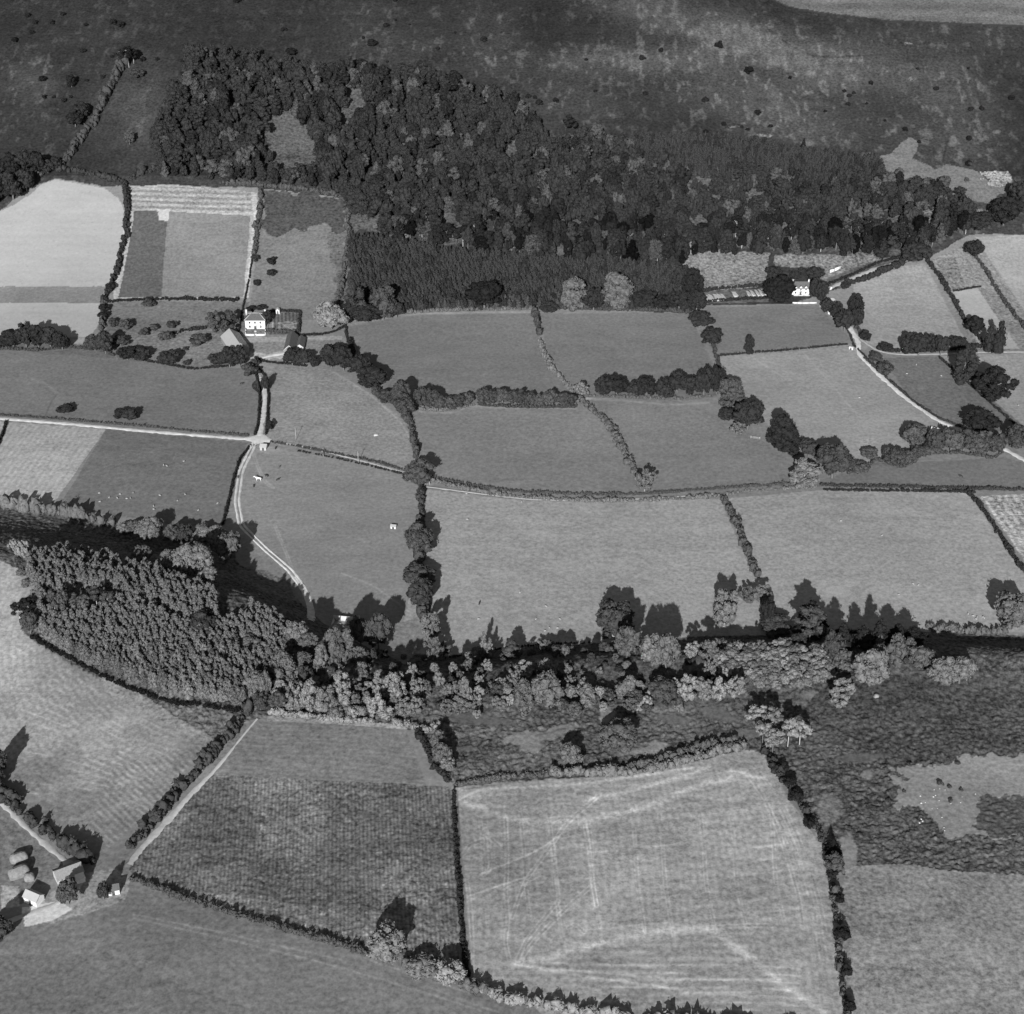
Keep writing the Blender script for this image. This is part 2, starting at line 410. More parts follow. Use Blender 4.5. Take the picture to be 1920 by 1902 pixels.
field([(1400, -60), (1452, 0), (1480, 12), (1530, 22), (1650, 36), (1780, 42), (1920, 47), (3000, 60), (3000, -600), (1300, -600)], 0.105, 0.4, 2, (1400, 10, 1900, 30, 16, 0.15))
field([(1380, -60), (1445, 0), (1475, 13), (1530, 25), (1650, 40), (1780, 46), (1920, 51), (1920, 47), (1780, 42), (1650, 36), (1530, 22), (1480, 12), (1452, 0), (1400, -60)], 0.035, .2, 1)
field([(1630, 297), (1665, 290), (1690, 268), (1702, 258), (1720, 265), (1724, 274), (1712, 298), (1755, 318), (1775, 308), (1830, 320), (1862, 345), (1895, 335), (1905, 350), (1880, 365), (1850, 383), (1815, 372), (1760, 358), (1690, 338), (1664, 322)], 0.145, 0.35, 3)
field([(1835, 324), (1865, 321), (1893, 323), (1897, 338), (1880, 352), (1850, 348), (1862, 338)], 0.26, 0.9, 5)
for c in [(1770, 395, 90, 10), (1745, 420, 40, 14), (1620, 480, 40, 8), (1700, 80, 9, 3), (1712, 147, 9, 4), (1375, 235, 8, 3), (1430, 255, 22, 4), (915, 168, 22, 5)]:
    field([(c[0]-c[2], c[1]), (c[0], c[1]-c[3]), (c[0]+c[2], c[1]), (c[0], c[1]+c[3])], 0.13, 0.9, 8)
# floor of the wood: grass glades
for P_ in [[(495, 200), (560, 190), (590, 230), (610, 330), (520, 340), (500, 300)], [(640, 140), (700, 150), (690, 230), (650, 300), (620, 240)], [(640, 360), (740, 400), (740, 440), (650, 440)], [(800, 395), (870, 400), (900, 440), (860, 470), (820, 440)],
           [(940, 260), (1010, 250), (1100, 250), (1110, 290), (1020, 330), (930, 330)], [(1280, 330), (1420, 330), (1440, 400), (1380, 440), (1290, 420)], [(1215, 400), (1290, 400), (1300, 470), (1220, 475)], [(1320, 365), (1700, 370), (1690, 470), (1330, 465)], [(1000, 400), (1100, 400), (1100, 480), (1000, 470)]]:
    field(P_, 0.080, 0.7, 20)
field([(1278, 478), (1340, 470), (1440, 476), (1445, 512), (1420, 538), (1330, 548), (1290, 520)], 0.165, 0.7, 4)
field([(1450, 478), (1560, 476), (1640, 485), (1700, 480), (1690, 500), (1600, 528), (1560, 535), (1500, 505), (1455, 500)], 0.16, 0.8, 4)
field([(1320, 548), (1440, 540), (1440, 566), (1322, 570)], 0.10, 0.5, 2)
field([(1545, 525), (1610, 500), (1695, 478), (1695, 492), (1620, 525), (1575, 540)], 0.09, 0.5, 3)
# upper left farmland
field([(-900, 420), (0, 396), (30, 383), (62, 360), (80, 345), (105, 337), (150, 345), (195, 352), (222, 372), (233, 395), (233, 450), (226, 490), (205, 540), (190, 600), (168, 632), (-900, 640)], 0.345, 0.07, 1.5, (0, 440, 230, 440, 7, 0.015))
field([(-900, 545), (0, 537), (198, 538), (190, 568), (-900, 568)], 0.19, 0.2, 2)
field([(120, 636), (200, 632), (200, 645), (125, 645)], 0.3, 0.2, 2)
field([(-900, 640), (125, 645), (210, 650), (225, 690), (-900, 662)], 0.14, 0.3, 2)
field([(244, 350), (320, 346), (480, 362), (484, 400), (466, 560), (214, 562), (210, 535), (236, 430)], 0.34, 0.35, 1.5)
field([(246, 352), (330, 350), (470, 362), (474, 400), (246, 394)], 0.25, 0.45, 1.5, (250, 372, 470, 378, 5.2, 0.26))
field([(252, 395), (315, 397), (308, 480), (303, 558), (222, 558), (240, 470)], 0.10, 0.35, 1)
field([(315, 397), (470, 404), (456, 558), (303, 558), (308, 480)], 0.185, 0.25, 1)
field([(295, 392), (320, 392), (316, 415), (298, 412)], 0.42, 0.2, 3)
field([(484, 356), (648, 374), (655, 600), (470, 600), (478, 480)], 0.155, 0.3, 3)
field([(490, 356), (648, 374), (650, 480), (636, 500), (628, 430), (600, 420), (560, 432), (520, 442), (490, 420)], 0.062, 0.6, 12)
field([(625, 430), (655, 430), (658, 590), (630, 580)], 0.11, 0.5, 18)
field([(205, 566), (470, 566), (455, 630), (430, 690), (230, 682), (195, 640)], 0.145, 0.35, 2)
field([(240, 625), (420, 618), (430, 640), (400, 690), (260, 676)], 0.17, 0.45, 5)
field([(452, 628), (650, 628), (650, 655), (600, 668), (478, 684), (440, 660)], 0.21, 0.35, 3)
field([(465, 660), (500, 664), (545, 655), (552, 668), (500, 676), (470, 674)], 0.36, 0.3, 3)
field([(455, 632), (560, 632), (640, 630), (640, 636), (540, 640), (455, 640)], 0.30, 0.3, 3)
field([(462, 618), (498, 618), (498, 629), (462, 629)], 0.15, 0.6, 1)
field([(504, 586), (562, 586), (562, 627), (502, 627)], 0.10, 0.4, 1, (505, 590, 505, 625, 2.2, 0.35))
field([(522, 604), (556, 602), (556, 617), (520, 618)], 0.19, 0.8, 2)
field([(506, 604), (514, 604), (513, 620), (504, 620)], 0.26, 0.3, 1, (506, 604, 505, 620, 1.6, 0.4))
# middle pastures
field([(-900, 655), (0, 655), (210, 672), (420, 690), (470, 690), (492, 760), (480, 815), (250, 800), (0, 780), (-900, 770)], 0.163, 0.22, 1)
field([(500, 686), (600, 686), (700, 740), (760, 790), (780, 870), (770, 885), (500, 830)], 0.225, 0.3, 1)
field([(650, 612), (760, 590), (1000, 588), (1020, 670), (1085, 745), (760, 768), (700, 700), (655, 660)], 0.165, 0.2, 1)
field([(1008, 588), (1290, 586), (1345, 700), (1345, 745), (1090, 745), (1030, 670)], 0.162, 0.2, 1)
field([(780, 772), (900, 760), (1085, 765), (1150, 830), (1205, 922), (810, 900)], 0.19, 0.22, 1)
field([(1095, 750), (1240, 745), (1330, 770), (1420, 820), (1490, 870), (1500, 918), (1210, 924), (1150, 820)], 0.182, 0.22, 1)
field([(1320, 572), (1530, 570), (1605, 645), (1345, 668), (1335, 610)], 0.165, 0.2, 1)
field([(1345, 670), (1600, 650), (1690, 745), (1790, 805), (1740, 850), (1620, 870), (1500, 850), (1440, 800), (1370, 730)], 0.265, 0.2, 1)
field([(1600, 535), (1700, 498), (1735, 495), (1810, 640), (1690, 665), (1612, 640)], 0.255, 0.25, 1)
field([(1742, 490), (1812, 458), (1850, 480), (1960, 640), (1870, 665), (1828, 655)], 0.20, 0.5, 1.5)
field([(1755, 492), (1790, 478), (1812, 540), (1788, 545)], 0.15, 0.7, 2)
field([(1785, 545), (1832, 540), (1912, 655), (1838, 655)], 0.33, 0.12, 1)
field([(1828, 445), (1920, 440), (3000, 430), (3000, 800), (1960, 640)], 0.27, 0.2, 1)
field([(1655, 672), (1760, 668), (1870, 755), (1930, 810), (1800, 806), (1700, 740)], 0.152, 0.3, 1)
field([(1765, 668), (1920, 662), (3000, 640), (3000, 850), (1920, 800)], 0.27, 0.25, 1)
field([(1500, 912), (1590, 885), (1700, 868), (1880, 858), (1920, 868), (3000, 950), (3000, 912), (1920, 914)], 0.155, 0.2, 1)
field([(1590, 885), (1640, 862), (1690, 856), (1700, 868)], 0.16, 0.3, 2)
field([(1612, 826), (1632, 822), (1650, 828), (1630, 835), (1618, 850), (1608, 848)], 0.30, 0.3, 3)
# lower pastures
field([(800, 918), (1000, 938), (1350, 935), (1420, 1100), (1450, 1195), (1100, 1215), (830, 1235), (740, 1240), (795, 1000)], 0.285, 0.26, 1)
field([(1360, 935), (1560, 918), (1815, 924), (1920, 1075), (3000, 1600), (3000, 1180), (1920, 1185), (1450, 1195)], 0.285, 0.26, 1)
field([(470, 830), (785, 893), (795, 1000), (760, 1150), (740, 1240), (600, 1170), (520, 1060), (430, 1010), (415, 985), (445, 880)], 0.225, 0.2, 1)
field([(200, 805), (465, 830), (440, 885), (415, 990), (330, 985), (110, 950)], 0.148, 0.25, 1)
field([(-900, 785), (0, 790), (199, 805), (107, 935), (60, 965), (-900, 930)], 0.33, 0.28, 1.2, (199, 805, 107, 935, 3.2, 0.07))
field([(1838, 930), (1920, 927), (3000, 1000), (3000, 1500), (1925, 1060)], 0.33, 0.75, 2, (1850, 930, 1930, 1050, 4, 0.15))
# scarp, knoll and rough ground
field([(-900, 935), (0, 950), (110, 965), (250, 990), (420, 1000), (450, 1060), (520, 1085), (560, 1125), (600, 1165), (690, 1215), (820, 1232), (1000, 1215), (1300, 1195), (1600, 1182), (1920, 1190), (3000, 1190), (3000, 1640), (1580, 1640), (1440, 1420), (1100, 1455), (850, 1475), (780, 1370), (500, 1345), (390, 1400), (60, 1200), (-900, 1060)], 0.092, 0.9, 3, None, 0.36)
field([(440, 1062), (500, 1070), (545, 1095), (560, 1130), (500, 1110), (450, 1085)], 0.13, 0.6, 3, None, 0.2)
field([(250, 1262), (470, 1338), (450, 1360), (392, 1395), (330, 1345)], 0.12, 0.7, 4, None, 0.4)
field([(735, 1175), (800, 1150), (805, 1200), (760, 1245), (720, 1225)], 0.21, 0.35, 3)
def patch(cx, cy, rx, ry, ang, t_, m_=0.35, edge=0.3):
    k = np.nonzero((np.abs(PX-cx) < 2.2*max(rx, ry)) & (np.abs(PY-cy) < 2.2*max(rx, ry)))[0]
    c_, s_ = math.cos(ang), math.sin(ang); dx = PX[k]-cx; dy = PY[k]-cy
    q = 1-np.hypot((dx*c_+dy*s_)/rx, (-dx*s_+dy*c_)/ry)+0.45*nx1[k]+0.35*ny1[k]
    f_ = sm(q/edge); tone[k] = tone[k]*(1-f_)+t_*f_; mott[k] = mott[k]*(1-f_)+m_*f_; bump[k] = bump[k]*(1-f_)
for p_ in [(990, 1385, 60, 14, -0.05, .19), (1000, 1400, 26, 14, 0, .18), (1050, 1370, 30, 9, -.25, .19), (1138, 1340, 20, 18, 0, .22), (1205, 1408, 52, 11, -.1, .20), (1232, 1400, 20, 14, 0, .24), (1345, 1340, 48, 14, .3, .12), (1575, 1352, 42, 11, -.15, .15), (1530, 1303, 34, 8, 0, .17), (1400, 1375, 40, 10, 0, .13),
           (870, 1405, 45, 8, 0, .12), (1270, 1350, 40, 10, .1, .12), (900, 1350, 60, 12, .1, .11), (1100, 1310, 60, 9, 0, .11), (1690, 1300, 90, 8, .1, .10), (1850, 1290, 90, 12, 0, .12), (1620, 1420, 60, 10, -.1, .11)]: patch(*p_)
field([(1560, 1280), (3000, 1230), (3000, 1430), (1700, 1430), (1560, 1400), (1500, 1330)], 0.074, 0.9, 9, None, 0.32)
field([(1672, 1440), (1760, 1428), (1800, 1420), (1920, 1412), (3000, 1400), (3000, 1560), (1920, 1562), (1850, 1570), (1790, 1573), (1725, 1530), (1668, 1500), (1690, 1470)], 0.24, 0.32, 19)
field([(1825, 1515), (1850, 1498), (1880, 1488), (1925, 1490), (3000, 1500), (3000, 1560), (1925, 1562), (1850, 1565)], 0.095, 0.6, 20, None, 0.25)
patch(1628, 1452, 17, 13, 0, .20)
patch(1553, 1515, 24, 30, 0, .17, .6)
patch(1592, 1598, 18, 34, 0, .22)
field([(1590, 1625), (1700, 1620), (1800, 1633), (1920, 1640), (3000, 1650), (3000, 2600), (1600, 2600), (1588, 1905), (1575, 1700)], 0.24, 0.5, 4, None, 0.02)
# foreground farmland
ist = field([(-900, 1040), (0, 1050), (45, 1070), (72, 1105), (58, 1140), (40, 1180), (80, 1215), (150, 1260), (230, 1315), (395, 1390), (300, 1500), (205, 1590), (100, 1530), (0, 1430), (-900, 1300)], 0.215, 0.34, 2.5)
d_ = np.hypot(gx[ist]-at(470, 1180)[0], (gy[ist]-at(470, 1180)[1])); rowp[ist] = (d_+3*vn(gx[ist], gy[ist], 40, 52))*2*math.pi/2.9; rowa[ist] = 0.06
tone[ist] *= 1+0.55*gauss(PX[ist], PY[ist], 0, 1110, 90, 90)+0.45*gauss(PX[ist], PY[ist], 0, 1260, 75, 120)+0.22*gauss(PX[ist], PY[ist], 250, 1430, 110, 60)
tone[ist] *= (1+0.30*fbm(gx[ist], gy[ist], 30, 50, 4)-0.2*sm((fbm(gx[ist], gy[ist], 18, 51, 4)-0.2)*4))
field([(180, 1260), (260, 1300), (400, 1385), (385, 1398), (200, 1300)], 0.22, 0.5, 4)
idx = inpoly(PX, PY, [(210, 1440), (400, 1390), (300, 1505), (205, 1592), (160, 1560)]); rowp[idx] = (gx[idx]*0.75+gy[idx]*0.66)*2*math.pi/2.4; rowa[idx] = 0.16
field([(455, 1352), (510, 1342), (640, 1350), (755, 1362), (775, 1400), (800, 1475), (390, 1453)], 0.178, 0.35, 1.5, (480, 1400, 780, 1420, 2.6, 0.06, 10))
field([(500, 1342), (560, 1345), (700, 1355), (760, 1362), (762, 1368), (600, 1356), (500, 1352)], 0.30, 0.5, 2)
ic = field([(392, 1453), (600, 1462), (845, 1475), (858, 1650), (880, 1830), (700, 1790), (420, 1705), (235, 1645), (260, 1600)], 0.118, 0.7, 2, (640, 1480, 640, 1760, 1.45, 0.17))
tone[ic] *= (1+0.45*sm((fbm(gx[ic], gy[ic], 24, 60, 5)-0.02)*2.2)+0.8*sm((fbm(gx[ic], gy[ic], 1.6, 62, 2)-0.38)*5)); bump[ic] = 0.12
tone[ic] *= np.where(PY[ic] > 1700+0.12*(PX[ic]-600), 1.25, 1.0)
i4 = field([(857, 1478), (1000, 1462), (1180, 1455), (1290, 1430), (1395, 1405), (1432, 1412), (1480, 1500), (1550, 1600), (1575, 1720), (1585, 1900), (1590, 2600), (700, 2600), (890, 1850), (875, 1700)], 0.285, 0.36, 2, (1120, 1500, 1130, 1740, 2.5, 0.05, 6))
tone[i4] *= (1+0.16*fbm(gx[i4]*0.12, gy[i4]+0.12*gx[i4], 3.2, 71, 3)+0.10*fbm(gx[i4], gy[i4], 35, 72, 3)+0.05*np.sin((gy[i4]-0.16*gx[i4]+4*vn(gx[i4], gy[i4], 45, 3))*1.15)+0.07*fbm(gx[i4], gy[i4]*0.12, 2.6, 73, 2))
tone[i4] *= 1-0.22*gauss(PX[i4], PY[i4], 960, 1600, 110, 150)+0.10*gauss(PX[i4], PY[i4], 1450, 1620, 120, 200)
idx = inpoly(PX, PY, [(970, 1815), (1040, 1797), (1330, 1745), (1540, 1898), (1500, 2100), (900, 2100), (890, 1850)])
rowp[idx] = (gy[idx]+0.03*gx[idx]+1.2*vn(gx[idx], gy[idx], 40, 2))*2*math.pi/3.3; rowa[idx] = 0.09
field([(-900, 1560), (0, 1520), (60, 1570), (120, 1625), (60, 1690), (0, 1710), (-900, 1760)], 0.17, 0.45, 2)
field([(160, 1600), (240, 1600), (250, 1660), (560, 1750), (760, 1800), (900, 1850), (1000, 1885), (1100, 2000), (1100, 2600), (-900, 2600), (-900, 1750), (0, 1725), (120, 1690)], 0.175, 0.32, 2)
field([(140, 1640), (215, 1630), (245, 1650), (235, 1690), (150, 1715), (90, 1735), (60, 1700)], 0.26, 0.5, 4)
field([(40, 1702), (110, 1690), (135, 1705), (95, 1728), (45, 1738)], 0.52, 0.25, 3)
field([(0, 1660), (35, 1660), (38, 1700), (0, 1705)], 0.33, 0.5, 5)
field([(-900, 1800), (200, 1790), (360, 1850), (500, 1902), (500, 2600), (-900, 2600)], 0.155, 0.35, 6)
# hummocks and hollows in bracken, crops and tussock grass (real relief)
rel = np.abs(vn(gx+gy*.3, gy-gx*.3, 2.5, 90))*1.5+np.abs(vn(gx-gy*.4, gy+gx*.4, 1.4, 92))*1.3+np.abs(vn(gx+gy*.5, gy*1.3-gx*.3, 5.5, 94))*0.7-0.1
gz = gz+bump*(rel-0.6)*2.2+0.10*vn(gx, gy, 2.0, 96)*(gy < 1500)
mark = np.zeros(N, np.float32)
def stroke(pts, wpx=1.6, amp=0.5, twin=0, br=0.35):
    P = np.array(pts, float)
    # gentle curve through the points
    t = np.arange(len(P)); tt = np.linspace(0, len(P)-1, (len(P)-1)*6+1)
    Q = np.stack([np.interp(tt, t, P[:, k]) for k in (0, 1)], 1)
    for _ in range(3): Q[1:-1] = (Q[:-2]+2*Q[1:-1]+Q[2:])/4
    m = np.nonzero((PX > P[:, 0].min()-12) & (PX < P[:, 0].max()+12) & (PY > P[:, 1].min()-12) & (PY < P[:, 1].max()+12))[0]
    if not len(m): return
    best = np.full(len(m), 99.0); x = PX[m]; y = PY[m]
    for a, b in zip(Q[:-1], Q[1:]):
        d = b-a; L = d@d+1e-9; k = np.clip(((x-a[0])*d[0]+(y-a[1])*d[1])/L, 0, 1)
        best = np.minimum(best, np.hypot(x-a[0]-k*d[0], y-a[1]-k*d[1]))
    if twin: best = np.abs(best-twin/2)
    v = np.exp(-(best/wpx)**2)*amp*(1-br+2*br*(0.5+vn(gx[m], gy[m], 5, 77)))
    mark[m] += v
# wheel marks and windrows in the big mown field
for p in [[(875, 1650), (882, 1700), (885, 1760), (886, 1832)], [(948, 1535), (951, 1600), (950, 1640), (948, 1670), (953, 1730), (947, 1765), (955, 1800)], [(1125, 1490), (1060, 1545), (1035, 1585), (985, 1650), (960, 1720)],
          [(1037, 1585), (1041, 1630), (1047, 1690)], [(1047, 1690), (1015, 1728), (985, 1765), (970, 1800)], [(1047, 1700), (1052, 1755), (1065, 1770), (1110, 1775)], [(1097, 1550), (1105, 1590), (1110, 1650), (1118, 1698)],
          [(1105, 1665), (1070, 1695), (1010, 1755), (982, 1790), (978, 1805)], [(910, 1555), (918, 1580), (920, 1630), (905, 1640)], [(905, 1560), (938, 1588)], [(1065, 1740), (1078, 1732), (1095, 1748)], [(1400, 1450), (1430, 1490), (1455, 1545), (1480, 1620), (1500, 1690), (1505, 1740)],
          [(1320, 1740), (1420, 1735), (1500, 1738), (1540, 1748)], [(870, 1600), (880, 1585), (905, 1575)], [(950, 1668), (990, 1652), (1010, 1640)]]:
    stroke(p, 1.4, 0.34, 6.5, 0.6)
for p, wd in [([(870, 1505), (940, 1530), (1000, 1545), (1060, 1541), (1120, 1535), (1180, 1522), (1250, 1500), (1300, 1475), (1360, 1462), (1390, 1450)], 5), ([(970, 1805), (1030, 1795), (1100, 1775), (1180, 1755), (1260, 1745), (1330, 1740), (1400, 1790), (1470, 1850), (1545, 1898)], 6),
              ([(960, 1808), (1100, 1832), (1280, 1856)], 2), ([(990, 1812), (1100, 1822), (1280, 1838), (1450, 1836)], 2), ([(1280, 1862), (1420, 1860)], 2), ([(860, 1500), (900, 1480), (1100, 1470), (1300, 1440)], 2), ([(1100, 1500), (1200, 1480), (1330, 1440)], 3),
              ([(1370, 1445), (1440, 1460), (1400, 1455)], 2), ([(1432, 1415), (1500, 1500), (1545, 1590), (1570, 1700)], 2), ([(1060, 1560), (1000, 1600), (900, 1640)], 1.4), ([(880, 1680), (1000, 1640)], 1.3)]:
    stroke(p, wd*1.3, 0.5, 0, 0.22)
for k_ in range(9):
    x_ = 905+k_*68+RNG0.uniform(-12, 12); stroke([(x_, 1500+RNG0.uniform(0, 40)), (x_+6, 1580), (x_+10, 1660), (x_+16+k_*2, 1740+RNG0.uniform(-20, 20))], 1.3, 0.20, 6, 1.0)
for k_ in range(12):
    y_ = 1480+k_*24; stroke([(880, y_+14), (1050, y_+4), (1250, y_-14), (1430+k_*8, y_-42)], 1.8, 0.12, 0, 1.6)
for k_ in range(7):
    y_ = 1805+k_*14; stroke([(1010+k_*20, y_), (1200, y_+6), (1400, y_+4), (1500, y_+12)], 1.6, 0.22, 0, 1.4)
for k_ in range(5):
    o_ = k_*7; stroke([(1385+o_, 1432), (1440+o_, 1500), (1485+o_, 1600), (1515+o_, 1700), (1530+o_, 1800)], 1.3, 0.16, 0, 1.6)
for k_ in range(16):
    o_ = k_*9; stroke([(20+o_*.2, 1190+o_*2.2), (110+o_*.3, 1250+o_*1.8), (230, 1330+o_*1.3), (370-o_*.6, 1400+o_*1.0)], 1.6, 0.16, 0, 1.8)
for p in [[(250, 1715), (400, 1745), (560, 1782), (640, 1800)], [(250, 1722), (400, 1755), (560, 1794), (640, 1815), (800, 1862), (900, 1895)], [(800, 1850), (900, 1888), (960, 1905)], [(690, 1800), (800, 1835), (880, 1862)]]:
    stroke(p, 2.0, 0.35)
for p in [[(515, 985), (530, 1020), (545, 1060), (556, 1090)], [(475, 850), (485, 880), (498, 905), (512, 915)]]: stroke(p, 1.2, 0.35, 4)
stroke([(640, 1075), (700, 1098), (745, 1130), (770, 1150)], 1.4, 0.3); stroke([(60, 712), (85, 720), (108, 738)], 2.5, 0.25); stroke([(108, 738), (95, 755), (85, 780)], 1.5, -0.25)
for p in [[(1410, 670), (1480, 715)], [(1500, 655), (1545, 705), (1600, 770)], [(330, 850), (322, 868)]]: stroke(p, 1.2, 0.2)
for p in [[(1600, 30), (1650, 40), (1700, 90), (1703, 110)], [(1535, 170), (1560, 190)], [(1390, 10), (1470, 80), (1530, 110), (1700, 100)], [(1780, 250), (1765, 315)]]: stroke(p, 1.5, -0.35)
for p in [[(650, 612), (760, 590), (900, 586), (1000, 586)], [(620, 695), (660, 718), (700, 745), (750, 790), (768, 820)], [(785, 772), (850, 775), (880, 762), (930, 765), (1080, 766)], [(830, 1228), (1000, 1208), (1100, 1203), (1160, 1200)], [(1100, 748), (1180, 752), (1260, 760), (1330, 755)],
          [(1345, 668), (1450, 658), (1590, 648)], [(1325, 575), (1480, 571), (1530, 570)], [(240, 395), (225, 480), (214, 560)], [(478, 400), (466, 520), (462, 560)]]:
    stroke(p, 1.8, 0.35)
for p in [[(858, 1490), (862, 1600), (868, 1720), (880, 1830)], [(800, 912), (900, 928), (1000, 938), (1200, 938), (1400, 922)], [(470, 840), (445, 890), (420, 980)], [(560, 835), (760, 890)], [(870, 1480), (1000, 1462), (1180, 1452), (1300, 1425)], [(1005, 1380), (1060, 1366)]]: stroke(p, 2.2, -0.4)
tone = tone*(1+mark).clip(0.35, 2.2)*(1+(0.15*fbm(gx, gy, 80, 120, 3)+0.07*fbm(gx, gy*1.8, 14, 130, 3)))
sp_ = fbm(gx, gy*1.3, 1.3, 140, 2)
tone = tone*(1-0.16*sm((sp_-0.42)*6)*(tone > 0.1)+0.10*sm((-sp_-0.45)*6))
for x_, y_, rx_, ry_ in [(505, 840, 26, 9), (1606, 650, 22, 10), (800, 905, 18, 7), (480, 690, 22, 10), (1095, 746, 16, 6), (1350, 745, 14, 7), (775, 885, 14, 6), (1420, 1110, 18, 12), (660, 640, 16, 7), (1810, 925, 14, 5), (390, 1450, 22, 9), (860, 1478, 14, 7)]:
    tone = tone*(1+0.45*gauss(PX, PY, x_, y_, rx_, ry_)*(0.6+vn(gx, gy, 2.5, 150)))
nr, nc = GX.shape
ii = np.arange(N).reshape(nr, nc)
Q = np.stack([ii[:-1, :-1], ii[:-1, 1:], ii[1:, 1:], ii[1:, :-1]], -1).reshape(-1, 4)
gm, t, b = mat_new('meadow_and_moor')
def attr(nm):
    a = t.nodes.new('ShaderNodeAttribute'); a.attribute_name = nm; return a.outputs['Fac']
fine = mathn(t, 'SUBTRACT', noisen(t, 0.55, 5, 0.7), 0.5)
midn = mathn(t, 'SUBTRACT', noisen(t, 0.045, 4, 0.6, (1, 1.6, 1)), 0.5)
streak = mathn(t, 'SUBTRACT', noisen(t, 0.12, 3, 0.6, (0.35, 1.5, 1)), 0.5)
f = mathn(t, 'ADD', mathn(t, 'MULTIPLY', fine, 6.0), mathn(t, 'ADD', mathn(t, 'MULTIPLY', midn, 1.6), mathn(t, 'MULTIPLY', streak, 1.1)))
f = mathn(t, 'ADD', mathn(t, 'MULTIPLY', f, attr('mottle')), 1.0)
ph = mathn(t, 'ADD', attr('row_phase'), mathn(t, 'MULTIPLY', midn, 1.6))
rw = mathn(t, 'MULTIPLY', mathn(t, 'SINE', ph), mathn(t, 'MULTIPLY', attr('row_strength'), mathn(t, 'ADD', mathn(t, 'MULTIPLY', streak, 2.0), 1.0)))
f = mathn(t, 'MULTIPLY', f, mathn(t, 'ADD', rw, 1.0))
f = mathn(t, 'MAXIMUM', f, 0.3)
t.links.new(mathn(t, 'MULTIPLY', f, attr('tone'), True), b.inputs['Base Color'])
gme = mesh('ground', np.stack([gx, gy, gz], 1), Q, gm, True)
for nm, arr in (('tone', tone), ('mottle', mott), ('row_phase', rowp), ('row_strength', rowa)):
    gme.attributes.new(nm, 'FLOAT', 'POINT').data.foreach_set('value', arr.astype(np.float32))
tag(ob('ground', gme), kind='structure')

# ------------------------------------------------------------------ roads and tracks
def smooth_line(P, step):
    P = np.asarray(P, float); d = np.r_[0, np.cumsum(np.linalg.norm(np.diff(P[:, :2], axis=0), axis=1))]
    n = max(2, int(d[-1]/step)); s = np.linspace(0, d[-1], n)
    Q = np.stack([np.interp(s, d, P[:, k]) for k in (0, 1)], 1)
    for _ in range(4): Q[1:-1] = (Q[:-2]+2*Q[1:-1]+Q[2:])/4
    return Q
def ribbon(name, px, width, mat, lift=0.22, offs=(0.0,), ws=None):
    L = smooth_line(at_many(px), 2.0); T = np.gradient(L, axis=0); T /= np.linalg.norm(T, axis=1, keepdims=True); Nn = np.stack([-T[:, 1], T[:, 0]], 1)
    b = MB(); rs = np.random.RandomState(len(px)*7+int(width*10))
    W = width/2*(1+0.18*rs.randn(len(L))).clip(.6, 1.4)
    if ws is not None: W = W*np.interp(np.linspace(0, 1, len(L)), np.linspace(0, 1, len(ws)), ws)
    for o in offs:
        c = L+Nn*o; A_ = c-Nn*W[:, None]; B_ = c+Nn*W[:, None]; V = []
        for k in range(5):
            q = A_+(B_-A_)*k/4; z = HT(q[:, 0], q[:, 1])+lift-(0.25 if k in (0, 4) else 0); V.append(np.column_stack([q, z]))
        V = np.stack(V, 1).reshape(-1, 3); F = []
        for i in range(len(L)-1):
            for k in range(4):
                a = i*5+k; F += [(a, a+1, a+6), (a, a+6, a+5)]
        b.add(V, F)
    return tag(ob(name, b.build(name, mat)), kind='structure')
ribbon('road', [(-300, 770), (-60, 780), (0, 785), (150, 797), (300, 811), (420, 820), (486, 825)], 3.0, M['road'])
ribbon('road', [(478, 826), (500, 826), (560, 835), (650, 857), (745, 882), (775, 890)], 2.0, M['dirt'], 0.20)
ribbon('lane', [(486, 828), (489, 800), (494, 775), (498, 750), (494, 722), (482, 700), (474, 688), (478, 676), (500, 668), (540, 662)], 2.9, M['road'], 0.26)
ribbon('road_junction', [(458, 823), (486, 823), (512, 828)], 7.5, M['road'], 0.30, ws=(0.3, 1.5, 0.3))
ribbon('track', [(478, 830), (468, 850), (452, 882), (444, 940), (452, 985), (498, 1030), (545, 1070), (572, 1108), (583, 1140), (583, 1162)], 1.25, M['road'], 0.24, (-1.0, 1.0))
ribbon('track', [(553, 1082), (575, 1112), (583, 1145), (583, 1164)], 3.0, M['road'], 0.19)
ribbon('track', [(800, 913), (900, 926), (1000, 937), (1100, 938), (1220, 935), (1340, 926)], 1.5, M['dirt'], 0.2)
ribbon('lane', [(1560, 560), (1575, 590), (1598, 622), (1610, 642), (1609, 662), (1640, 695), (1700, 748), (1760, 790), (1800, 806), (1840, 822), (1880, 840), (1925, 866), (2000, 900)], 3.2, M['road'], 0.24)
ribbon('track', [(1600, 622), (1625, 645), (1650, 660), (1690, 665), (1760, 664), (1850, 660), (1960, 660)], 2.2, M['dirt'], 0.2)
ribbon('lane', [(-300, 1290), (-60, 1450), (0, 1500), (40, 1543), (85, 1583), (130, 1620), (155, 1648), (120, 1690), (60, 1712), (0, 1733), (-200, 1800)], 2.8, M['track'], 0.22)
ribbon('track', [(242, 1622), (262, 1594), (320, 1532), (365, 1482), (400, 1448), (430, 1412), (462, 1372), (482, 1348)], 2.6, M['track'], 0.2, ws=(1, 1, 1.1, .9, .6, .35, .3))
ribbon('track', [(1545, 545), (1590, 525), (1640, 505), (1700, 487)], 3.0, M['dirt'], 0.2)

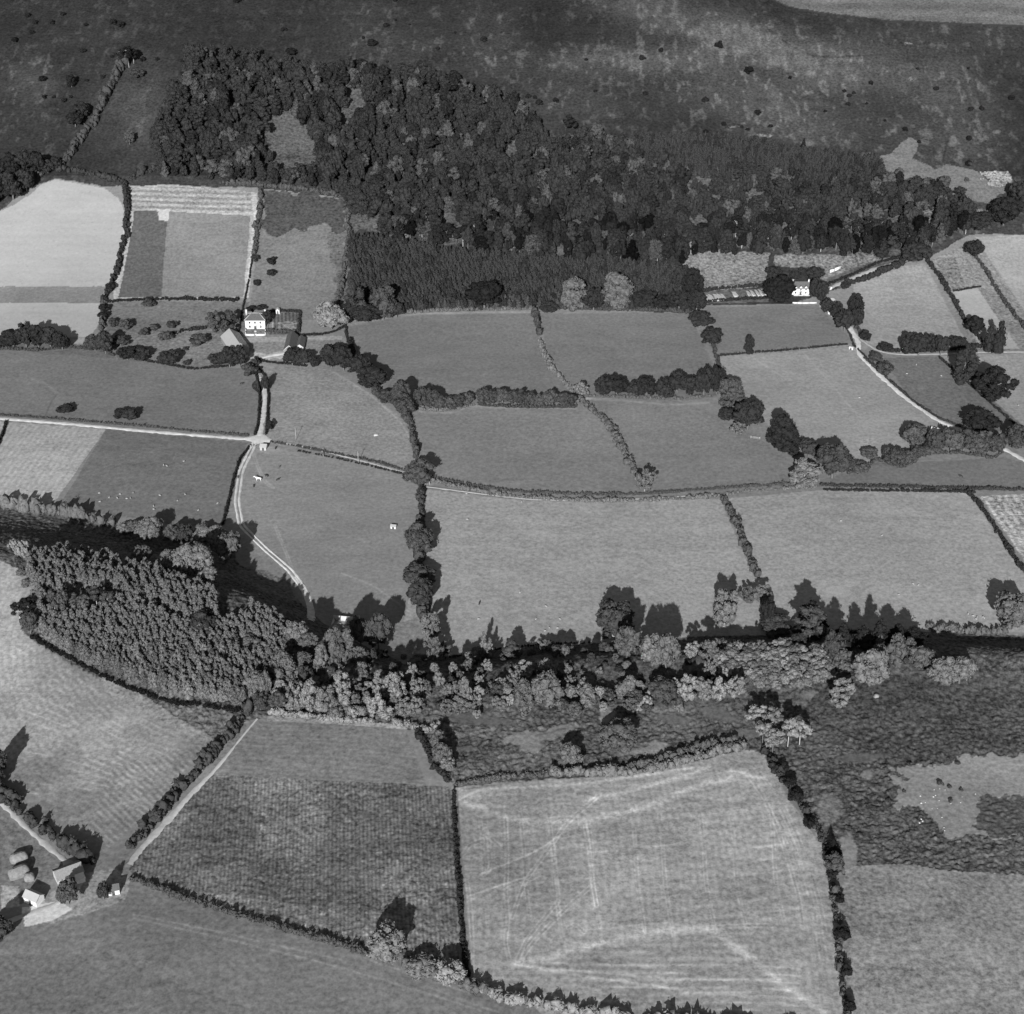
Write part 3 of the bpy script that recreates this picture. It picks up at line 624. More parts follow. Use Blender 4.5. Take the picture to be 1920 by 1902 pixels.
# ------------------------------------------------------------------ hedges
def hedge(px, wm, hm, tone_, label, gap=0.08, rough=0.25, name='hedge', cat='hedge', leaves=34):
    L = smooth_line(at_many(px), max(0.7, wm*0.30)); rng = np.random.RandomState(int(px[0][0]*3+px[0][1]) & 0xffff)
    C = []; R = []; hm *= 0.9; env = 1.3*vn(L[:, 0], L[:, 1], 7, 15)+0.6*vn(L[:, 0], L[:, 1], 2.5, 19)
    for i, (x, y) in enumerate(L):
        if rng.rand() < gap: continue
        k = 1+rough*(2*env[i]+0.6*rng.randn())
        k *= 0.75; r = wm*0.44*max(.35, k); h = hm*max(.35, k*1.3)*(1+.25*vn(x, y, 17, 16))
        x += rng.randn()*wm*.2; y += rng.randn()*wm*.2; z = float(HT(x, y))
        C.append((x, y, z+h*0.38)); R.append((r, h*0.62))
    C = np.array(C); R = np.array(R)
    iv, if_ = ICO1; n = len(C); j = 1+0.3*rng.randn(n, len(iv), 1).clip(-2, 2)
    r3 = np.stack([R[:, 0], R[:, 0], R[:, 1]], 1)[:, None]
    V = (C[:, None]+iv[None]*r3*j).reshape(-1, 3); F = (if_[None]+np.arange(n)[:, None, None]*len(iv)).reshape(-1, 3)
    d = rng.randn(n, leaves, 3); d /= np.linalg.norm(d, axis=2, keepdims=True); P = (C[:, None]+d*r3*(0.95+0.35*rng.rand(n, leaves, 1))).reshape(-1, 3)
    a = rng.randn(len(P), 3)*0.28; q = rng.randn(len(P), 3)*0.28
    Lf = np.stack([P-a, P+q, P+a-q], 1).reshape(-1, 3); G = np.arange(len(Lf)).reshape(-1, 3)+len(V)
    V = np.concatenate([V, Lf]); F = np.concatenate([F, G]); org = np.array([L[0, 0], L[0, 1], float(HT(*L[0]))])
    o = ob(name, mesh(name, V-org, F, M[tone_]), None, org)
    return tag(o, label, cat)
H = hedge
H([(120, 308), (150, 265), (178, 228), (205, 175), (222, 140), (238, 110)], 4.6, 5, 'mid', 'tall overgrown hedge climbing the hillside at the upper left', .03, .35)
H([(105, 318), (150, 322), (200, 335), (235, 345), (262, 330), (290, 318)], 3.6, 2.8, 'mid', 'ragged bushy hedge along the top of the white stubble field', .2, .4)
H([(235, 348), (240, 390), (236, 440), (224, 490), (208, 540), (196, 565)], 3.4, 3.4, 'dark', 'dark hedge between the white stubble field and the three-toned crop field', .04, .25)
H([(196, 570), (192, 600), (190, 635), (196, 650)], 3.6, 3, 'mid', 'short leafy hedge at the corner of the white stubble field and orchard', .15, .4)
H([(492, 352), (488, 385), (484, 420), (480, 452), (476, 480)], 3.0, 2.6, 'mid', 'broken hedge on the right side of the three-toned crop field', .25, .35)
H([(482, 420), (474, 480), (466, 530), (455, 580), (448, 622)], 0.7, 1.0, 'dark', 'thin dark field boundary running down towards the white farmhouse', .1)
H([(205, 566), (260, 563), (330, 562), (390, 563), (450, 564)], 1.9, 1.9, 'dark', 'low dark hedge along the foot of the three-toned crop field', .12, .3)
H([(655, 385), (654, 430), (650, 480), (640, 540), (632, 580)], 2.8, 3, 'mid', 'loose hedge along the left side of the dark conifer plantation', .25, .4)
H([(420, 345), (500, 350), (560, 355), (650, 372)], 3, 2.6, 'mid', 'bushy hedge below the upper left end of the hillside wood', .15, .4)
H([(0, 655), (70, 658), (130, 652), (190, 657), (215, 668)], 1.6, 1.4, 'mid', 'low hedge under the row of dark trees at the left edge', .2, .3)
H([(270, 677), (310, 684), (360, 693), (400, 690), (440, 686)], 0.9, 1.1, 'dark', 'low dark hedge below the orchard, left of the farm lane', .15, .2)
H([(325, 626), (350, 620), (385, 618)], 2.2, 1.8, 'dark', 'short curved hedge in the middle of the orchard', .1, .3)
H([(478, 672), (500, 680), (545, 684), (575, 688)], 0.9, 1.2, 'dark', 'straight low hedge on the near side of the farmyard', .02, .15)
H([(503, 586), (530, 584), (563, 586)], 1.5, 1.6, 'dark', 'clipped hedge on the far side of the kitchen garden', 0, .1)
H([(563, 587), (562, 605), (560, 626)], 1.5, 1.6, 'dark', 'clipped hedge on the right side of the kitchen garden', 0, .1)
H([(502, 622), (530, 624), (560, 625)], 2.0, 1.9, 'mid', 'clipped hedge on the near side of the kitchen garden', 0, .1)
H([(560, 629), (600, 629), (630, 622), (648, 612)], 0.9, 1.2, 'dark', 'dark curving boundary from the farmyard to the round pale tree', 0, .15)
H([(648, 612), (650, 630), (655, 645)], 0.9, 1.5, 'dark', 'short dark boundary below the round pale tree', 0, .2)
H([(655, 640), (661, 655), (663, 668)], 2.6, 2.8, 'dark', 'short thick dark hedge at the corner of the upper middle pasture', 0, .2)
H([(480, 700), (487, 730), (487, 760), (484, 800), (478, 816)], 1.1, 1.3, 'dark', 'dark hedge on the left side of the farm lane', .03, .2)
H([(483, 690), (498, 708), (504, 745), (502, 780), (499, 815)], 1.0, 1.2, 'dark', 'dark hedge on the right side of the farm lane', .1, .25)
H([(0, 779), (60, 783), (150, 790), (250, 798), (350, 808), (440, 816), (465, 818)], 0.9, 0.8, 'mid', 'low ragged hedge along the upper side of the pale road', .15, .3)
H([(12, 792), (5, 815), (-10, 850)], 1.0, 1.4, 'dark', 'short dark hedge left of the pale striped field', 0, .2)
H([(505, 829), (560, 838), (620, 850), (700, 866), (765, 884)], 0.9, 0.8, 'mid', 'low hedge on the upper side of the grassy lane right of the crossroads', .15, .3)
H([(560, 846), (640, 862), (700, 876), (770, 893)], 0.8, 0.6, 'dark', 'low dark hedge bank on the lower side of the grassy lane', .3, .3)
H([(468, 838), (450, 862), (440, 890), (430, 935), (418, 985)], 1.0, 1.2, 'dark', 'thin dark hedge left of the twin-rut track', .0, .15)
H([(700, 735), (730, 752), (752, 770), (768, 795), (776, 830), (782, 860)], 3.2, 3.4, 'mid', 'thick hedge curving down the left side of the middle pastures', .05, .3)
H([(786, 905), (790, 935), (790, 972)], 3.4, 3.2, 'mid', 'thick hedge below the big round tree at the lane end', .04, .3)
H([(790, 975), (788, 1010), (787, 1060), (788, 1110), (794, 1150), (806, 1190)], 4.4, 4.2, 'mid', 'overgrown hedge under the big hedgerow trees of the lower pasture', .03, .3)
H([(1003, 585), (1008, 610), (1012, 628)], 3.2, 3.4, 'mid', 'tall bushy hedge top below the dark conifer plantation', .05, .3)
H([(1014, 642), (1022, 668), (1036, 695), (1058, 718), (1075, 738)], 2.8, 2.4, 'grey', 'straggling hedge between the two upper middle pastures', .12, .35)
H([(1085, 750), (1108, 768), (1135, 792), (1155, 820), (1172, 850), (1188, 885), (1200, 912)], 3.6, 2.6, 'grey', 'grey bushy hedge slanting down to the green lane', .05, .3)
H([(780, 768), (830, 772), (870, 765), (900, 758)], 1.6, 1.6, 'grey', 'low grassy hedge under the left row of round bushy trees', .2, .3)
H([(900, 760), (960, 764), (1020, 765), (1080, 764)], 1.8, 1.6, 'mid', 'low hedge under the long row of bushy trees in mid picture', .1, .3)
H([(1090, 744), (1120, 744), (1200, 748), (1290, 750), (1345, 742)], 1.6, 1.4, 'grey', 'rough grassy hedge under the row of round dark trees', .25, .35)
H([(810, 895), (850, 904), (900, 913), (960, 922), (1020, 925), (1100, 928), (1200, 928), (1300, 920), (1400, 913), (1480, 908)], 1.6, 1.0, 'mid', 'long hedge on the upper side of the green lane', .1, .3)
H([(812, 903), (870, 918), (940, 930), (1040, 938), (1130, 941), (1230, 939), (1340, 932)], 2.2, 1.5, 'grey', 'bushy hedge on the lower side of the green lane', .12, .4)
H([(1340, 932), (1400, 922), (1460, 918), (1530, 915)], 1.6, 1.2, 'grey', 'broken hedge on the lower side of the green lane, left of the pale bare tree', .35, .4)
H([(1540, 910), (1600, 912), (1700, 914), (1800, 917), (1925, 919)], 2.0, 1.0, 'mid', 'double bank hedge along the green lane at the right', .05, .25)
H([(1545, 919), (1650, 921), (1750, 922), (1830, 924)], 1.4, 0.9, 'dark', 'low dark hedge beneath the green lane at the right', .15, .3)
H([(1352, 935), (1372, 965), (1385, 995), (1398, 1030), (1410, 1060), (1415, 1080)], 3.4, 3.0, 'mid', 'thick hedge between the two large lower pastures', .03, .25)
H([(1815, 925), (1838, 950), (1862, 985), (1890, 1030), (1915, 1065), (1940, 1090)], 1.9, 2.0, 'dark', 'dark hedge beside the pale rough field at the right edge', .05, .3)
H([(1345, 668), (1400, 663), (1470, 658), (1530, 652), (1590, 646)], 0.9, 0.8, 'dark', 'thin field boundary below the cottage pasture', .15, .3)
H([(1335, 640), (1342, 665), (1350, 690)], 2.2, 2.2, 'mid', 'short bushy hedge left of the cottage pasture', .15, .3)
H([(1560, 585), (1580, 605), (1595, 630), (1600, 648), (1625, 672), (1670, 715), (1720, 760), (1760, 785)], 0.8, 0.8, 'dark', 'low hedge on the left side of the lane to the cottage', .25, .3)
H([(1598, 600), (1612, 625), (1630, 640)], 2.2, 2.2, 'mid', 'bushy hedge right of the lane above the fork', .05, .3)
H([(1620, 672), (1660, 708), (1710, 752), (1760, 785), (1800, 800)], 1.1, 0.9, 'mid', 'low hedge on the right side of the curved lane', .15, .3)
H([(1590, 532), (1625, 525), (1660, 508), (1695, 492)], 4.2, 3.0, 'dark', 'broad dark hedge above the pasture right of the cottage', .0, .25)
H([(1555, 533), (1600, 515), (1650, 492), (1690, 483)], 1.4, 1.4, 'dark', 'narrow dark hedge above the pale track by the wood', .05, .25)
H([(1738, 490), (1762, 520), (1785, 560), (1808, 600), (1840, 640)], 2.4, 2.2, 'dark', 'dark hedge down the right side of the pasture beyond the lane', .04, .35)
H([(1826, 478), (1850, 510), (1880, 560), (1905, 595), (1930, 625)], 2.4, 2.0, 'mid', 'long hedge between the strip fields and the right edge', .04, .3)
H([(1785, 547), (1812, 543), (1838, 538)], 0.8, 0.8, 'dark', 'thin hedge across the strip fields', .1, .2)
H([(1650, 657), (1700, 660), (1780, 658), (1850, 650), (1870, 655)], 3.0, 2.2, 'dark', 'dark hedge joining the row of round trees right of the lane', .05, .3)
H([(1762, 672), (1800, 705), (1850, 750), (1890, 785), (1920, 812)], 1.0, 1.1, 'dark', 'thin dark hedge crossing behind the pale branching tree', .05, .25)
H([(1590, 888), (1625, 880), (1640, 862), (1665, 868), (1690, 878), (1712, 868), (1730, 850), (1800, 850), (1860, 860), (1878, 850)], 1.6, 1.3, 'mid', 'winding hedge under the thicket by the lane end', .15, .4)
H([(1320, 568), (1360, 564), (1440, 560)], 1.5, 1.5, 'dark', 'hedge below the allotment frames left of the cottage', .1, .3)
H([(1320, 546), (1360, 541), (1440, 536)], 1.8, 1.8, 'dark', 'hedge above the allotment frames left of the cottage', .1, .3)
H([(760, 588), (820, 584), (880, 582), (1000, 580)], 1.8, 1.6, 'grey', 'low hedge along the foot of the dark conifer plantation', .15, .4)
H([(1040, 578), (1150, 582), (1230, 583), (1300, 588)], 2.0, 2, 'mid', 'hedge under the right half of the conifer plantation', .1, .3)
H([(10, 953), (40, 958), (65, 958)], 5.2, 6.5, 'grey', 'clump of tall hedge at the far left of the shaded hollow', .05, .3)
H([(70, 962), (100, 963), (130, 966), (150, 975), (210, 985)], 4.6, 5.2, 'grey', 'bushy pale hedge along the top of the shaded hollow', .02, .3)
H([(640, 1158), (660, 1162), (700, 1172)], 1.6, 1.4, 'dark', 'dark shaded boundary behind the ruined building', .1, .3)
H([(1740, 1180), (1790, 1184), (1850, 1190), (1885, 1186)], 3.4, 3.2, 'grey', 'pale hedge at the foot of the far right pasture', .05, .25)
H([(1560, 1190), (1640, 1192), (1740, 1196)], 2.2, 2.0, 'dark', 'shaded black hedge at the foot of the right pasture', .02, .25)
H([(830, 1236), (880, 1226), (950, 1216), (1040, 1208), (1110, 1206)], 0.5, 0.9, 'dark', 'thin field boundary above the scrub', .3, .3)
H([(465, 1335), (440, 1368), (405, 1410), (360, 1460), (310, 1515), (272, 1560), (248, 1588)], 4.4, 3.6, 'mid', 'thick straight hedge between the pale stubble and the pale track', .02, .35)
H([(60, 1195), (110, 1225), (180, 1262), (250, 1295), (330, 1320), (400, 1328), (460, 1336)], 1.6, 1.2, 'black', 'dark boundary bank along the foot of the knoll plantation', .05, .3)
H([(-60, 1420), (0, 1480), (30, 1515), (70, 1548), (110, 1575), (150, 1602), (172, 1618)], 4.6, 3.6, 'mid', 'thick hedge beside the lower left lane', .03, .35)
H([(250, 1648), (320, 1678), (420, 1708), (520, 1738), (620, 1768), (690, 1790)], 2.2, 1.7, 'mid', 'hedge along the foot of the tall crop field', .05, .35)
H([(760, 1812), (800, 1826), (850, 1842), (885, 1850), (910, 1862)], 4.0, 3.4, 'grey', 'bushy pale hedge in the foreground under the crop field', .05, .35)
H([(905, 1862), (960, 1876), (1040, 1890), (1120, 1904), (1250, 1918), (1400, 1930), (1600, 1945)], 3.8, 2.9, 'pale', 'tall pale hedge along the bottom edge', .05, .35)
H([(850, 1485), (853, 1560), (858, 1640), (864, 1720), (872, 1800), (880, 1830)], 1.3, 1.4, 'dark', 'dark straight hedge between the crop field and the mown field', .06, .3)
H([(856, 1472), (920, 1462), (980, 1455), (1040, 1450)], 1.8, 1.2, 'grey', 'low double hedge at the top left of the mown field', .1, .3)
H([(1040, 1450), (1110, 1452), (1180, 1450), (1240, 1440), (1300, 1424), (1360, 1408), (1395, 1402)], 3.4, 2.6, 'pale', 'bushy pale hedge along the top of the mown field', .03, .35)
H([(1180, 1443), (1250, 1425), (1320, 1402), (1380, 1390)], 3.0, 2.4, 'grey', 'second bushy hedge above the top of the mown field', .15, .4)
H([(1432, 1412), (1455, 1445), (1475, 1470), (1492, 1495)], 3.0, 2.4, 'dark', 'dark bushy hedge top at the right of the mown field', .1, .4)
H([(1495, 1500), (1515, 1530), (1535, 1560), (1548, 1590)], 2.4, 2.0, 'mid', 'hedge between mown field and bracken moor above the dark cone bush', .3, .45)
H([(1558, 1640), (1566, 1690), (1572, 1740), (1574, 1790), (1580, 1850), (1588, 1910)], 2.3, 1.9, 'mid', 'gappy hedge down the right side of the mown field', .45, .6)
H([(785, 1372), (800, 1400), (820, 1440), (838, 1466)], 3.2, 2.0, 'dark', 'dark overgrown hedge right of the ploughed strip', .1, .4)
H([(742, 1358), (775, 1365), (800, 1372), (820, 1360)], 2.4, 1.8, 'pale', 'short pale hedge above the corner of the ploughed strip', .1, .3)
H([(510, 1338), (560, 1342), (640, 1352), (700, 1355)], 2.4, 1.8, 'pale', 'low pale bushes along the top of the ploughed strip', .15, .4)

# ------------------------------------------------------------------ trees placed one by one
ORD = 'first second third fourth fifth sixth seventh eighth ninth tenth eleventh twelfth thirteenth fourteenth'.split()
NUM = 'one two three four five six seven eight nine ten eleven twelve thirteen fourteen'.split()
SEG = []
def trees(kind, tone_, desc, where, boxes, order='left', bark='bark', cat='tree'):
    """desc singular; boxes x0,y0,x1,y1 of each crown as surveyed on the photograph"""
    boxes = sorted(boxes, key=(lambda b: b[0]+b[2]) if order == 'left' else (lambda b: b[1]+b[3]))
    base = [((b[0]+b[2])/2, b[3]-0.16*(b[2]-b[0])) for b in boxes]
    Pw = at_many(base); n = len(boxes)
    for i, (b, P) in enumerate(zip(boxes, Pw)):
        s = scale_at(P); al = math.atan2(HC-P[2], P[1]); wm = (b[2]-b[0])/s*0.95
        hm = max((base[i][1]-b[1]-0.20*(b[2]-b[0])*math.sin(al))/(s*math.cos(al)), wm*0.55)
        if n == 1: lab = f'{desc} {where}'
        else: lab = f'{ORD[i]} {desc} from {order}, {where}'
        if len(lab.split()) > 16: print('LONG', lab)
        tree(kind, tone_, P, wm, hm, lab, cat, f'{desc.split(",")[0]} group {where}' if n > 1 else None, bark)
T = trees
T('pine', 'black', 'dark pine with pale trunk', 'at the top of the climbing hedge', [(220, 92, 240, 128), (232, 88, 252, 130), (243, 92, 259, 122)], bark='palebark')
T('round', 'dark', 'dark round tree', 'left of the climbing hedge', [(128, 208, 155, 242), (140, 194, 168, 226)])
T('round', 'mid', 'small lone hillside tree', 'right of the climbing hedge', [(245, 128, 268, 150), (235, 248, 252, 274)], 'top')
T('tall', 'black', 'narrow dark tree', 'on the slope left of the climbing hedge', [(127, 140, 142, 166)])
T('round', 'dark', 'dark tree', 'in the wood corner at the left edge', [(-22, 300, 12, 345), (5, 290, 40, 340), (32, 284, 62, 330), (58, 288, 84, 332), (78, 300, 102, 328), (-25, 335, 15, 388), (8, 325, 42, 380), (35, 318, 66, 365), (95, 295, 116, 322)])
T('round', 'dark', 'dark leafy tree', 'in the left edge row below the white stubble', [(-14, 628, 20, 656), (10, 618, 42, 656), (34, 606, 66, 657), (58, 610, 88, 656), (80, 614, 112, 656), (104, 624, 131, 660)])
T('round', 'mid', 'scrubby tree', 'at the bottom right corner of the white stubble', [(165, 628, 192, 662), (185, 624, 212, 668), (213, 630, 240, 652)])
T('small', 'black', 'small black tree', 'in the hedge right of the white stubble', [(186, 570, 205, 588), (186, 584, 203, 602), (200, 530, 216, 548)], 'top')
T('round', 'dark', 'dark bushy tree', 'in the hedge below the orchard', [(224, 650, 256, 680), (248, 652, 282, 680), (300, 658, 334, 688)])
T('small', 'mid', 'small orchard tree', 'in the grass orchard left of the farmhouse', [(225, 598, 247, 622), (262, 616, 280, 632), (281, 608, 297, 622), (299, 621, 322, 642), (314, 602, 332, 618), (360, 627, 390, 652), (268, 564, 292, 578), (342, 650, 353, 659), (345, 675, 357, 686), (205, 598, 222, 616)])
T('open', 'mid', 'spreading multi-stemmed tree', 'left of the white farmhouse', [(388, 586, 418, 628), (410, 584, 446, 628)])
T('round', 'dark', 'dark tree', 'below the pale-roofed barn', [(394, 662, 424, 692), (415, 652, 446, 694), (438, 650, 462, 690)])
T('small', 'mid', 'small leaning tree', 'at the top of the farm lane', [(456, 680, 480, 706), (470, 672, 486, 690)])
T('round', 'dark', 'dark round tree', 'below the dark-roofed barn', [(534, 654, 562, 690), (554, 658, 584, 690), (582, 670, 598, 690)])
T('small', 'dark', 'dark bush-like tree', 'behind the farmhouse corner', [(496, 582, 510, 610), (462, 574, 480, 586), (482, 572, 500, 584)])
T('round', 'dark', 'dark tree', 'in the hedge right of the farmyard', [(603, 647, 640, 695), (628, 652, 660, 700), (655, 668, 692, 709), (674, 688, 722, 734)])
T('round', 'pale', 'big pale round tree', 'at the corner of the conifer plantation by the farmyard', [(597, 568, 646, 625)])
T('bush', 'dark', 'dark round bush', 'in the pasture above the pale road', [(110, 763, 137, 778), (216, 766, 240, 790), (230, 766, 257, 791)])
T('bush', 'dark', 'dark bush', 'beside the farm lane', [(499, 789, 514, 807), (475, 714, 488, 741), (492, 704, 506, 736), (472, 688, 486, 705)], 'top')
T('bush', 'dark', 'small dark bush', 'in the pasture above the farmhouse', [(472, 478, 487, 492), (500, 482, 517, 498), (502, 505, 519, 518), (475, 525, 488, 537)], 'top')
T('round', 'dark', 'dark tree', 'along the lower left edge of the conifer plantation', [(668, 572, 712, 612), (645, 560, 672, 604), (732, 568, 756, 600), (708, 560, 730, 604)])
T('tall', 'mid', 'tall greyish tree', 'standing out at the left end of the conifer plantation', [(650, 538, 686, 600), (700, 536, 742, 602)])
T('round', 'black', 'big black tree', 'at the middle of the plantation foot', [(880, 530, 936, 588)])
T('round', 'dark', 'dark round tree', 'under the right half of the conifer plantation', [(1015, 566, 1044, 590), (1096, 542, 1130, 588), (1188, 545, 1225, 583), (1224, 552, 1262, 584), (1256, 545, 1290, 586)])
T('tall', 'grey', 'tall grey poplar', 'standing in front of the conifer plantation', [(1056, 522, 1098, 586), (1130, 514, 1180, 584)])
T('round', 'mid', 'bushy tree', 'in the hedge corner of the middle pastures', [(736, 716, 770, 768), (708, 730, 742, 760), (744, 746, 780, 784)])
T('round', 'mid', 'round bushy tree', 'in the left hedge row between the middle pastures', [(777, 726, 806, 770), (796, 730, 824, 770), (815, 742, 838, 772), (832, 744, 858, 772), (850, 740, 874, 768), (864, 736, 888, 762)])
T('round', 'mid', 'round bushy tree', 'in the right hedge row between the middle pastures', [(894, 728, 920, 762), (912, 732, 936, 762), (930, 730, 954, 762), (948, 734, 972, 763), (966, 732, 990, 764), (984, 736, 1006, 764), (1002, 740, 1022, 766), (1018, 733, 1044, 766), (1040, 736, 1066, 764), (1058, 740, 1080, 766)])
T('open', 'pale', 'small pale tree', 'where the two middle hedges cross', [(1078, 715, 1102, 746)])
T('round', 'dark', 'round dark tree', 'in the evenly spaced row above the middle right pasture', [(1117, 707, 1150, 748), (1140, 706, 1172, 746), (1174, 714, 1204, 746), (1194, 710, 1228, 750), (1228, 712, 1260, 754), (1252, 700, 1288, 742), (1278, 706, 1312, 746), (1304, 694, 1336, 750), (1328, 692, 1358, 746)])
T('round', 'mid', 'big round hedgerow tree', 'where the grassy lane ends at the thick hedge', [(762, 862, 808, 914)])
T('open', 'grey', 'thin half-bare tree with pale trunk', 'at the slanting hedge foot by the green lane', [(1193, 882, 1224, 926)], bark='palebark')
T('round', 'dark', 'dark tree', 'at the right foot of the hillside wood', [(1280, 505, 1312, 562), (1262, 500, 1290, 552), (1290, 545, 1322, 590), (1292, 584, 1332, 622), (1314, 617, 1349, 652)])
T('tall', 'dark', 'lone upright tree', 'in the pasture below the cottage', [(1396, 630, 1412, 666)])
T('round', 'black', 'huge black yew-like tree', 'left of the white cottage', [(1431, 519, 1483, 573)])
T('round', 'dark', 'dark tree', 'behind the white cottage', [(1438, 500, 1464, 528), (1482, 508, 1498, 528), (1498, 502, 1514, 520), (1512, 500, 1544, 528)])
T('round', 'dark', 'dark tree', 'right of the white cottage', [(1516, 522, 1536, 562), (1528, 530, 1550, 574)])
T('round', 'dark', 'dark tree', 'crowding the lane below the cottage', [(1540, 560, 1562, 592), (1556, 568, 1580, 606), (1568, 582, 1598, 626), (1590, 552, 1618, 600), (1594, 580, 1616, 618), (1610, 620, 1632, 642), (1576, 528, 1592, 546)], 'top')
T('bush', 'mid', 'round bush', 'in the corner of the triangular pasture', [(1630, 660, 1652, 682), (1646, 678, 1674, 704)])
T('round', 'dark', 'round dark tree', 'in the hedge above the triangular pasture', [(1648, 643, 1672, 662), (1688, 628, 1720, 670), (1706, 626, 1738, 672), (1732, 628, 1756, 662), (1752, 630, 1774, 670), (1780, 632, 1808, 664)])
T('round', 'dark', 'round tree', 'on the hedge beside the pale strip field', [(1810, 592, 1842, 630)])
T('spire', 'dark', 'spiky conifer', 'right of the strip field hedge end', [(1842, 606, 1862, 662), (1858, 600, 1882, 664)])
T('tall', 'dark', 'tall ragged tree', 'towering over the hedge right of the triangular pasture', [(1786, 652, 1828, 722)])
T('open', 'dark', 'broad branching tree with pale trunk', 'in the pale pasture at the right', [(1830, 690, 1892, 762)], bark='palebark')
T('round', 'dark', 'big dark round tree', 'above the lane near the right edge', [(1812, 770, 1868, 820)])
T('round', 'mid', 'big round tree', 'at the right edge beside the lane', [(1884, 800, 1930, 850)])
T('round', 'mid', 'leafy tree', 'in the thicket around the white-roofed sheds', [(1690, 797, 1736, 842), (1736, 808, 1764, 856), (1730, 832, 1764, 858), (1764, 806, 1800, 854), (1788, 804, 1826, 852), (1812, 810, 1850, 856), (1836, 812, 1866, 858), (1856, 814, 1884, 850)])
T('round', 'mid', 'smaller leafy tree', 'in the winding hedge below the thicket', [(1617, 840, 1643, 863), (1596, 865, 1628, 890), (1655, 840, 1672, 868), (1662, 842, 1694, 880), (1690, 845, 1712, 872), (1708, 836, 1736, 860)])
T('tall', 'mid', 'tall oval tree', 'below the end of the row of round dark trees', [(1350, 708, 1390, 768)])
T('round', 'dark', 'round tree', 'in the gappy line left of the large right pasture', [(1350, 766, 1378, 794), (1375, 755, 1428, 814)])
T('open', 'grey', 'small ragged tree', 'in the gappy line left of the large right pasture', [(1372, 792, 1396, 818)])
T('tall', 'dark', 'tall irregular tree', 'in the middle of the gappy line', [(1442, 780, 1486, 850), (1460, 806, 1498, 854)])
T('round', 'mid', 'round tree', 'at the lower end of the gappy line', [(1500, 826, 1532, 862), (1518, 834, 1540, 862), (1530, 834, 1590, 906)])
T('open', 'pale', 'pale half-bare tree', 'on the green lane below the gappy line', [(1484, 862, 1530, 918)], bark='palebark')
# trees round the knoll
T('round', 'grey', 'round tree', 'above the shaded hollow of the knoll', [(262, 970, 302, 1018), (220, 980, 246, 1002), (240, 976, 264, 1000)])
T('round', 'mid', 'round tree', 'on the far rim of the knoll', [(310, 982, 338, 1022), (328, 984, 362, 1020)])
T('round', 'grey', 'large spreading oak', 'on the knoll throwing a long shadow', [(362, 986, 402, 1018), (388, 988, 428, 1030), (408, 1000, 450, 1062)])
T('round', 'grey', 'large oak', 'at the upper edge of the young plantation', [(336, 1020, 396, 1084), (302, 1034, 346, 1074), (250, 1028, 284, 1056)])
T('tall', 'grey', 'bushy tree', 'right of the large oaks on the knoll', [(380, 1062, 408, 1100)])
T('round', 'mid', 'round tree', 'standing among the young conifers', [(355, 1150, 408, 1196)])
T('round', 'grey', 'pale round tree', 'in the lower right part of the young plantation', [(446, 1196, 486, 1226), (474, 1208, 508, 1242), (460, 1262, 505, 1312)])
T('pine', 'mid', 'old pine', 'in the dark gap of the young plantation', [(95, 1106, 116, 1160), (106, 1108, 132, 1162), (134, 1112, 156, 1152), (150, 1116, 170, 1154), (170, 1100, 196, 1146), (192, 1108, 216, 1150)], bark='palebark')
T('pine', 'dark', 'flat-topped pine with pale trunk', 'on the left edge of the knoll', [(24, 1128, 52, 1168), (38, 1122, 70, 1160)], bark='palebark')
T('round', 'mid', 'ivy-covered tree', 'on the left edge of the knoll below the pines', [(46, 1150, 70, 1192)])
T('open', 'pale', 'pale scrub tree', 'at the upper left corner of the young plantation', [(22, 1010, 44, 1048), (38, 1014, 58, 1054)])
# the scrub wood, left to right
T('round', 'grey', 'grey bushy tree', 'at the right end of the young plantation', [(540, 1168, 574, 1214), (560, 1186, 592, 1224), (486, 1262, 510, 1316)])
T('tall', 'grey', 'grey upright tree', 'below the ruined building', [(512, 1222, 552, 1284), (556, 1222, 584, 1262), (592, 1208, 614, 1268), (612, 1176, 644, 1250), (636, 1180, 662, 1238)])
T('round', 'mid', 'round leafy tree', 'right of the ruined building', [(660, 1160, 694, 1218), (690, 1154, 730, 1226)])
T('open', 'grey', 'thin grey tree', 'between the ruined building and the hollow', [(660, 1212, 686, 1244), (640, 1186, 664, 1226), (592, 1240, 610, 1272)])
T('round', 'mid', 'dark-leaved bushy tree', 'above the ploughed strip', [(508, 1298, 534, 1334), (478, 1300, 500, 1334), (560, 1250, 588, 1290)])
T('open', 'pale', 'pale feathery tree', 'above the ploughed strip', [(540, 1280, 574, 1336), (566, 1278, 604, 1340), (594, 1286, 630, 1344), (622, 1262, 664, 1330), (690, 1300, 724, 1350), (698, 1272, 730, 1318)])
T('open', 'pale', 'fan-shaped pale tree with bare trunk', 'standing clear in the scrub wood', [(722, 1258, 762, 1316)], bark='palebark')
T('open', 'pale', 'small pale tree', 'at the corner above the ploughed strip', [(744, 1310, 772, 1346), (766, 1308, 792, 1344), (766, 1274, 796, 1312)])
T('round', 'mid', 'big hedgerow tree', 'in the thick hedge left of the large lower pasture', [(760, 984, 814, 1046), (760, 1058, 812, 1104), (768, 1090, 814, 1150)], 'top')
T('open', 'grey', 'loose grey tree', 'at the foot of the thick hedge', [(788, 1148, 824, 1214), (800, 1196, 828, 1248), (820, 1204, 842, 1232)], 'top')
T('spire', 'grey', 'thin pointed tree', 'at the foot of the large lower pasture', [(900, 1184, 916, 1232), (912, 1196, 926, 1234)])
T('dome', 'mid', 'bushy pointed tree', 'at the foot of the large lower pasture', [(942, 1198, 976, 1240)])
